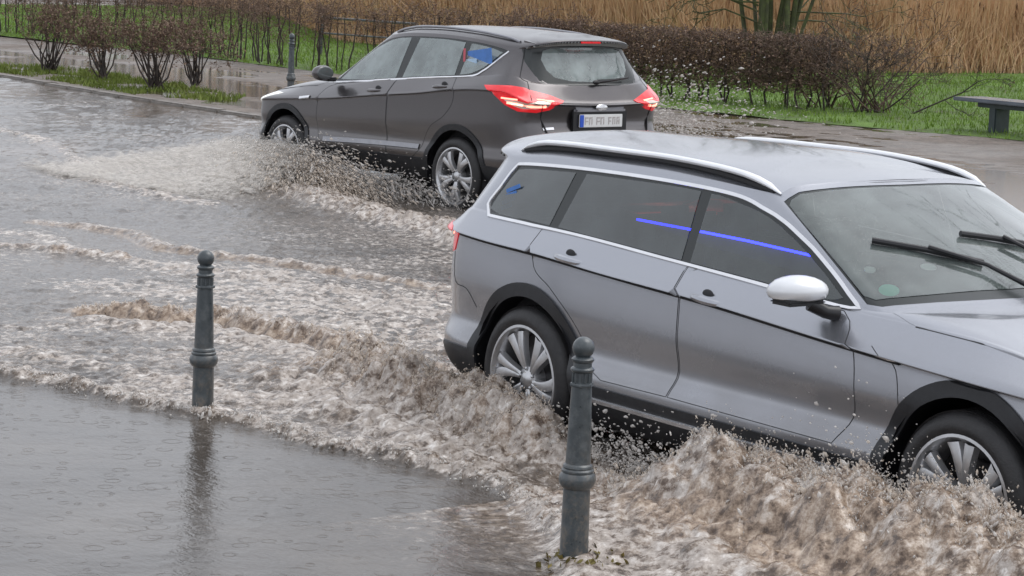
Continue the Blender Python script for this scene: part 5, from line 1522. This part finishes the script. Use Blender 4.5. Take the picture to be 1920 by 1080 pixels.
# grass around the shrubs (island)
n = 26000
ix = rr.uniform(-9.4, -4.2, n); iy = rr.uniform(33.5, 42.5, n)
d, p, s = sdist(ix, iy, KERB); q = d * s
keep = (q > .35) & (q < 2.2 + .5 * fbm(ix, iy, 2)) & (fbm(ix * 1.2, iy * 1.2, 3) > -.12) & (iy > 34.6 + .8 * fbm(ix * .8, iy * .8, 2))
ix, iy = ix[keep], iy[keep]
M['tuft'] = blade_mat('island_grass', [(.25, (.06, .08, .015)), (.5, (.13, .18, .03)), (.7, (.20, .20, .06)), (.9, (.25, .19, .10))])
tag(blades('island_grass', ix, iy, np.full(len(ix), .085), rr.uniform(.03, .10, len(ix)), rr.uniform(.012, .03, len(ix)), .9, M['tuft'], rr, segs=1), kind='stuff', label='tufts of grass and moss under the pruned shrubs', cat='grass')

# the sparse hedge on the left: single whips in a row
HL_ = [(-14.6, 59.6), (-12.7, 57.2), (-9.6, 53.2), (-6.5, 49.1), (-4.24, 45.0), (-1.2, 42.6), (1.0, 40.4)]
P = np.array(HL_); L = np.concatenate([[0], np.cumsum(np.hypot(*(P[1:] - P[:-1]).T))])
variants = []
def whip():
    t = empty('hedge_plant')
    st_, tw, tips = Twigs(), Twigs(), []
    H = 1.28
    for k in range(rr.integers(1, 3)):
        p0 = np.array([rr.normal(0, .05), rr.normal(0, .05), 0]); lean = np.array([rr.normal(0, .12), rr.normal(0, .1), 0])
        p = p0
        for i in range(5):
            q = p0 + lean * (i + 1) / 5 + np.array([rr.normal(0, .022), rr.normal(0, .022), H * .86 * (i + 1) / 5])
            st_.seg(p, q, .017 - .0016 * i, .0155 - .0016 * i); p = q
            if i >= 1:
                for _ in range(2 if i < 3 else 7): grow(tw, p, (rr.normal(0, 1), rr.normal(0, 1), .25), .20 if i < 3 else .27, .0045, 1 if i < 3 else 2, rr, 2, .35, .05, 2.4, tips, .9, .7, .003)
    tips = [x for x in tips if x[0][2] < H * 1.02 and x[0][2] > .5]
    st_.mesh('stem', M['stem'], t, 4); tw.mesh('twigs', M['twig_red'], t)
    leaves('withered_leaves', [p + rr.normal(0, .03, 3) for p, d in tips for _ in range(3)], .020, M['leafbrown'], t, rr)
    return t
variants = [whip() for _ in range(6)]
us = np.arange(.3, L[-1], .265); 
for i, u in enumerate(us):
    v0 = variants[i % 6]
    t = v0 if i < 6 else copy_tree(v0)
    uu = u + rr.normal(0, .04)
    t.location = (float(np.interp(uu, L, P[:, 0])) + rr.normal(0, .06), float(np.interp(uu, L, P[:, 1])) + rr.normal(0, .06), .12)
    t.rotation_euler = (0, 0, rr.uniform(0, 6.28)); s = rr.uniform(.92, 1.06); t.scale = (1, 1, s)
    where = ('thin bare hedge plant of the row behind the pruned shrubs at left', 'thin bare hedge plant between the pruned shrubs and the far bollard', 'thin bare hedge plant behind the far bollard and the grey hood', 'thin bare hedge plant whose top shows above the grey car roof')
    sx_ = t.location.x / t.location.y * 4384 + 960
    tag(t, where[0 if sx_ < 400 else 1 if sx_ < 530 else 2 if sx_ < 690 else 3], 'hedge plant', 'row of thin hedge plants')

# the dense hedge at right, one clipped body of twigs
HR = [(.2, 41.3), (1.5, 39.9), (3.1, 38.6), (4.35, 37.75), (5.0, 37.35)]
hedge = empty('hedge', (3.1, 38.6, .12)); tag(hedge, 'dense clipped brown hedge of bare twigs behind the two cars', 'hedge')
tw, st_, lv = Twigs(), Twigs(), []
P = np.array(HR); L = np.concatenate([[0], np.cumsum(np.hypot(*(P[1:] - P[:-1]).T))])
for u in np.arange(0, L[-1], .17):
    x, y = np.interp(u, L, P[:, 0]) - 3.1 + rr.normal(0, .10), np.interp(u, L, P[:, 1]) - 38.6 + rr.normal(0, .10)
    p = np.array([x, y, 0.]); tall = 1.18
    q = p; st_ = Twigs()
    for i in range(5):
        q2 = p + np.array([rr.normal(0, .04), rr.normal(0, .04), tall * .9 * (i + 1) / 5]); st_.seg(q, q2, .019 - .002 * i, .017 - .002 * i); q = q2
    st_.mesh('stem', M['stem'], hedge, 5)
for k in range(8500):
    u = rr.uniform(0, L[-1]); w = rr.normal(0, .21); z = rr.uniform(.22, 1.16)
    if z < .36 and rr.uniform() < .45: continue
    x, y = np.interp(u, L, P[:, 0]) - 3.1 + w * RN[0], np.interp(u, L, P[:, 1]) - 38.6 + w * RN[1]
    d = rr.normal(0, 1, 3); d[2] = abs(d[2]) * .6; d /= np.linalg.norm(d)
    a = np.array([x, y, z]); l = rr.uniform(.08, .22)
    m_ = a + d * l * .5 + rr.normal(0, .02, 3); e_ = m_ + d * l * .5 + rr.normal(0, .03, 3); e_[2] = min(e_[2], 1.22)
    tw.seg(a, m_, .006, .005); tw.seg(m_, e_, .005, .003)
    for _ in range(2): lv.append(a + rr.normal(0, .07, 3))
tw.mesh('twigs', M['twig'], hedge)
leaves('withered_leaves', [p for p in lv if p[2] > .22 and p[2] < 1.2], .024, M['leafbrown'] , hedge, rr)

# loose bush at the end of the hedge
def bush(loc, n, H, W, label, leaf=.018, mt='twig'):
    t = empty('bush', loc); tag(t, label, 'bush')
    st_, tw, tips = Twigs(), Twigs(), []
    for k in range(n):
        a = rr.uniform(0, 2 * math.pi)
        d = np.array([math.cos(a) * W, math.sin(a) * W * .6, 1.0]) * rr.uniform(.5, 1, 3)
        grow(st_ if k % 3 == 0 else tw, (rr.normal(0, .25 * W), rr.normal(0, .12), 0), d, H * rr.uniform(.5, .8), .016, 3, rr, 4, .20, .0, 4.2, tips, .75, .60, .0032)
    st_.mesh('stem', M['stem'], t, 4); tw.mesh('twigs', M[mt], t)
    if leaf: leaves('withered_leaves', [p + rr.normal(0, .03, 3) for p, d in tips], leaf, M['leafbrown'], t, rr)
    return t
bush((5.65, 37.3, .12), 22, 1.6, .85, 'loose sprawling bare bush at the right end of the dense hedge')
bush((4.95, 38.1, .12), 9, 1.45, .5, 'dark bare bush growing out of the end of the dense hedge')

# multi-stemmed mossy tree behind the hedge
tree = empty('tree', (4.9, 46.0, .2)); tag(tree, 'multi-stemmed mossy tree rising behind the dense hedge', 'tree')
tk, br = Twigs(), Twigs()
for k in range(15):
    a = rr.uniform(0, 2 * math.pi); l = rr.uniform(.1, 1)
    p = np.array([math.cos(a) * .52 * l, math.sin(a) * .3 * l, 0]); d = np.array([math.cos(a) * .34 * l + .02, math.sin(a) * .2 * l, 1.])
    r = rr.uniform(.035, .065)
    for i in range(8):
        d2 = d + rr.normal(0, .07, 3); q = p + d2 * 1.05; tk.seg(p, q, r, r * .92); p = q; r *= .92
        if i >= 1:
            for _ in range(2): grow(br, p, (rr.normal(0, 1) , rr.normal(0, 1), .5), .9, r * .34, 2, rr, 3, .25, .05, 2.6, None, .7, .62, .006)
tk.mesh('trunk', M['moss'], tree, 8); br.mesh('crown', M['moss'], tree)
# low side branches reaching over the hedge
br = Twigs()
for sx in (-1, -1, -1, -1, 1, 1, 1):
    grow(br, (sx * .3, 0, rr.uniform(.9, 1.5)), (sx * 1.0, rr.normal(0, .2), .30), 1.5, .022, 3, rr, 4, .20, -.03, 3.4, None, .6, .58, .006)
br.mesh('low_branches', M['moss'], tree)

def bare_tree(loc, H, r0, label, seed, name='bare_tree'):
    q_ = np.random.default_rng(seed); t = empty(name, loc); tag(t, label, 'tree', 'tall bare trees behind the reeds')
    tk, br = Twigs(), Twigs(); p = np.array([0., 0, 0]); d = np.array([0, 0, 1.]); r = r0
    for i in range(9):
        d = d + q_.normal(0, .05, 3); d /= np.linalg.norm(d); q = p + d * H / 9; tk.seg(p, q, r, r * .87); p = q; r *= .87
        if i >= 2:
            for _ in range(3): grow(br, p, (q_.normal(0, 1), q_.normal(0, 1), .55), H * .26, r * .5, 3, q_, 3, .18, .05, 3.0, None, .6, .60, .012)
    tk.mesh('trunk', M['stem'], t, 8); br.mesh('crown', M['stem'], t)
    return t
for i, (x, y, H, r0, lab) in enumerate([(-3.55, 60, 9, .17, 'dark tree trunk standing upright at the top edge above the grey car'),
        (2.5, 62, 10, .2, 'bare tree behind the reeds whose crown mirrors in the silver roof'), (12.6, 27, 15, .26, 'tall bare tree beyond the right picture edge, mirrored in the silver windscreen'),
        ]):
    bare_tree((x, y, .1), H, r0, lab, 40 + i)

# reed bed
M['reed'] = blade_mat('dry_reed', [(.12, (.20, .115, .065)), (.35, (.52, .335, .19)), (.6, (.72, .50, .31)), (.9, (.82, .63, .42))], 1.2)
FR = [(-60, 150), (-22, 108), (-13, 92), (-8, 78), (-4.6, 60), (-2, 55.5), (3.9, 52.2), (8.5, 51.9), (11.5, 53.3), (30, 60), (50, 66)]
P = np.array(FR)
n = 120000
u = rr.uniform(-16, 17, n); q = rr.uniform(0, 1, n)**1.6 * 7
ry = np.interp(u, P[:, 0], P[:, 1]) + q + .35 * fbm(u * 1.5, u * 0, 3)
keep = np.abs(u) / ry < .245
u, ry, q = u[keep], ry[keep], q[keep]
hh = rr.uniform(1.7, 2.9, len(u)) * (.75 + .25 * sstep(0, 1, q))
tag(blades('reeds', u, ry, np.full(len(u), .15), hh, rr.uniform(.010, .026, len(u)), .30, M['reed'], rr), kind='stuff', label='tall stand of dry tan reeds filling the background', cat='reeds')
n = 2600
i = rr.integers(0, len(u), n); m_ = i
pz = .15 + hh[i] * rr.uniform(.75, 1.02, n)
M['plume'] = blade_mat('reed_plume', [(.2, (.06, .03, .018)), (.5, (.12, .065, .035)), (.8, (.22, .13, .07))])
pos = np.stack([u[i], ry[i], pz], -1); vel = np.stack([rr.normal(0, .4, n), rr.normal(0, .4, n), np.ones(n)], -1)
o = drops('reed_plumes', pos, vel, rr.uniform(.014, .034, n), rr.uniform(2.2, 4.0, n), M['plume'], rr, low=True)
tag(o, 'dark feathery seed heads on top of the reeds', 'reeds', kind='stuff')
# fallen, tangled reed litter at the foot and in between
n = 26000
u = rr.uniform(-14, 15, n); ry = np.interp(u, P[:, 0], P[:, 1]) + rr.uniform(-.5, 2.5, n)
tag(blades('reed_litter', u, ry, np.full(n, .14), rr.uniform(.3, 1.3, n), rr.uniform(.015, .035, n), .9, M['reed'], rr), kind='stuff', label='bent broken reed stems at the foot of the reed bed', cat='reeds')
# reed bed floor and far bank that closes the view
M['bank'] = blade_mat('reed_floor', [(.2, (.12, .07, .035)), (.5, (.28, .18, .10)), (.8, (.42, .30, .18))], 3)
V = []; F = []
U = np.linspace(-60, 50, 120)
base = np.interp(U, P[:, 0], P[:, 1]) + 6.5
zt = [(.0, -.1), (.6, 1.6), (1.6, 2.9), (5, 3.4), (20, 3.0), (60, 2.0)]
Vb = np.array([[x, b0 + dy, z + .25 * float(fbm(np.array([x * .9]), np.array([dy * .5]), 3)[0]) * (z > 0)] for x, b0 in zip(U, base) for dy, z in zt])
idx = np.arange(len(Vb)).reshape(len(U), len(zt)); Fb = np.stack([idx[:-1, :-1], idx[1:, :-1], idx[1:, 1:], idx[:-1, 1:]], -1).reshape(-1, 4)
tag(np_mesh('reed_bank', Vb, Fb, M['bank']), kind='structure')

# dark rail seen between the far hedge plants
rail = MB(); rail.tube([(-4.3, 50.5, .95), (-2.2, 49.0, .93)], .028, 6); rail.tube([(-4.3, 50.5, .62), (-2.2, 49.0, .60)], .02, 6)
rb = empty('railing', (0, 0, 0)); tag(rb, 'low dark metal railing glimpsed behind the thin hedge plants', 'railing')
rail.build('rail', M['bollard'], rb)
pst = MB().tube([(-4.3, 50.5, .1), (-4.3, 50.5, .97)], .03, 6).build('post', M['bollard'], rb)
p2_ = pst.copy(); COL.objects.link(p2_); p2_.parent = rb; p2_.location = (2.1, -1.5, -.02)
# fallen leaves around the near bollard foot
M['leaf_wet'] = bark('wet_leaf_litter', (.05, .035, .015), (.16, .13, .03), (.25, .16, .04))
a = rr.uniform(0, 6.28, 60); r_ = rr.uniform(.05, .17, 60)
pts = np.stack([.2685 + np.cos(a) * r_ + .03, 8.529 + np.sin(a) * r_ * .8 - .04, np.full(60, .0)], -1)
pts[:, 2] = [wz(x, y) + .006 for x, y, _ in pts]
tag(leaves('wet_leaves', pts, .016, M['leaf_wet'], None, rr), kind='stuff', label='wet yellow leaves washed up at the foot of the near bollard', cat='leaves')
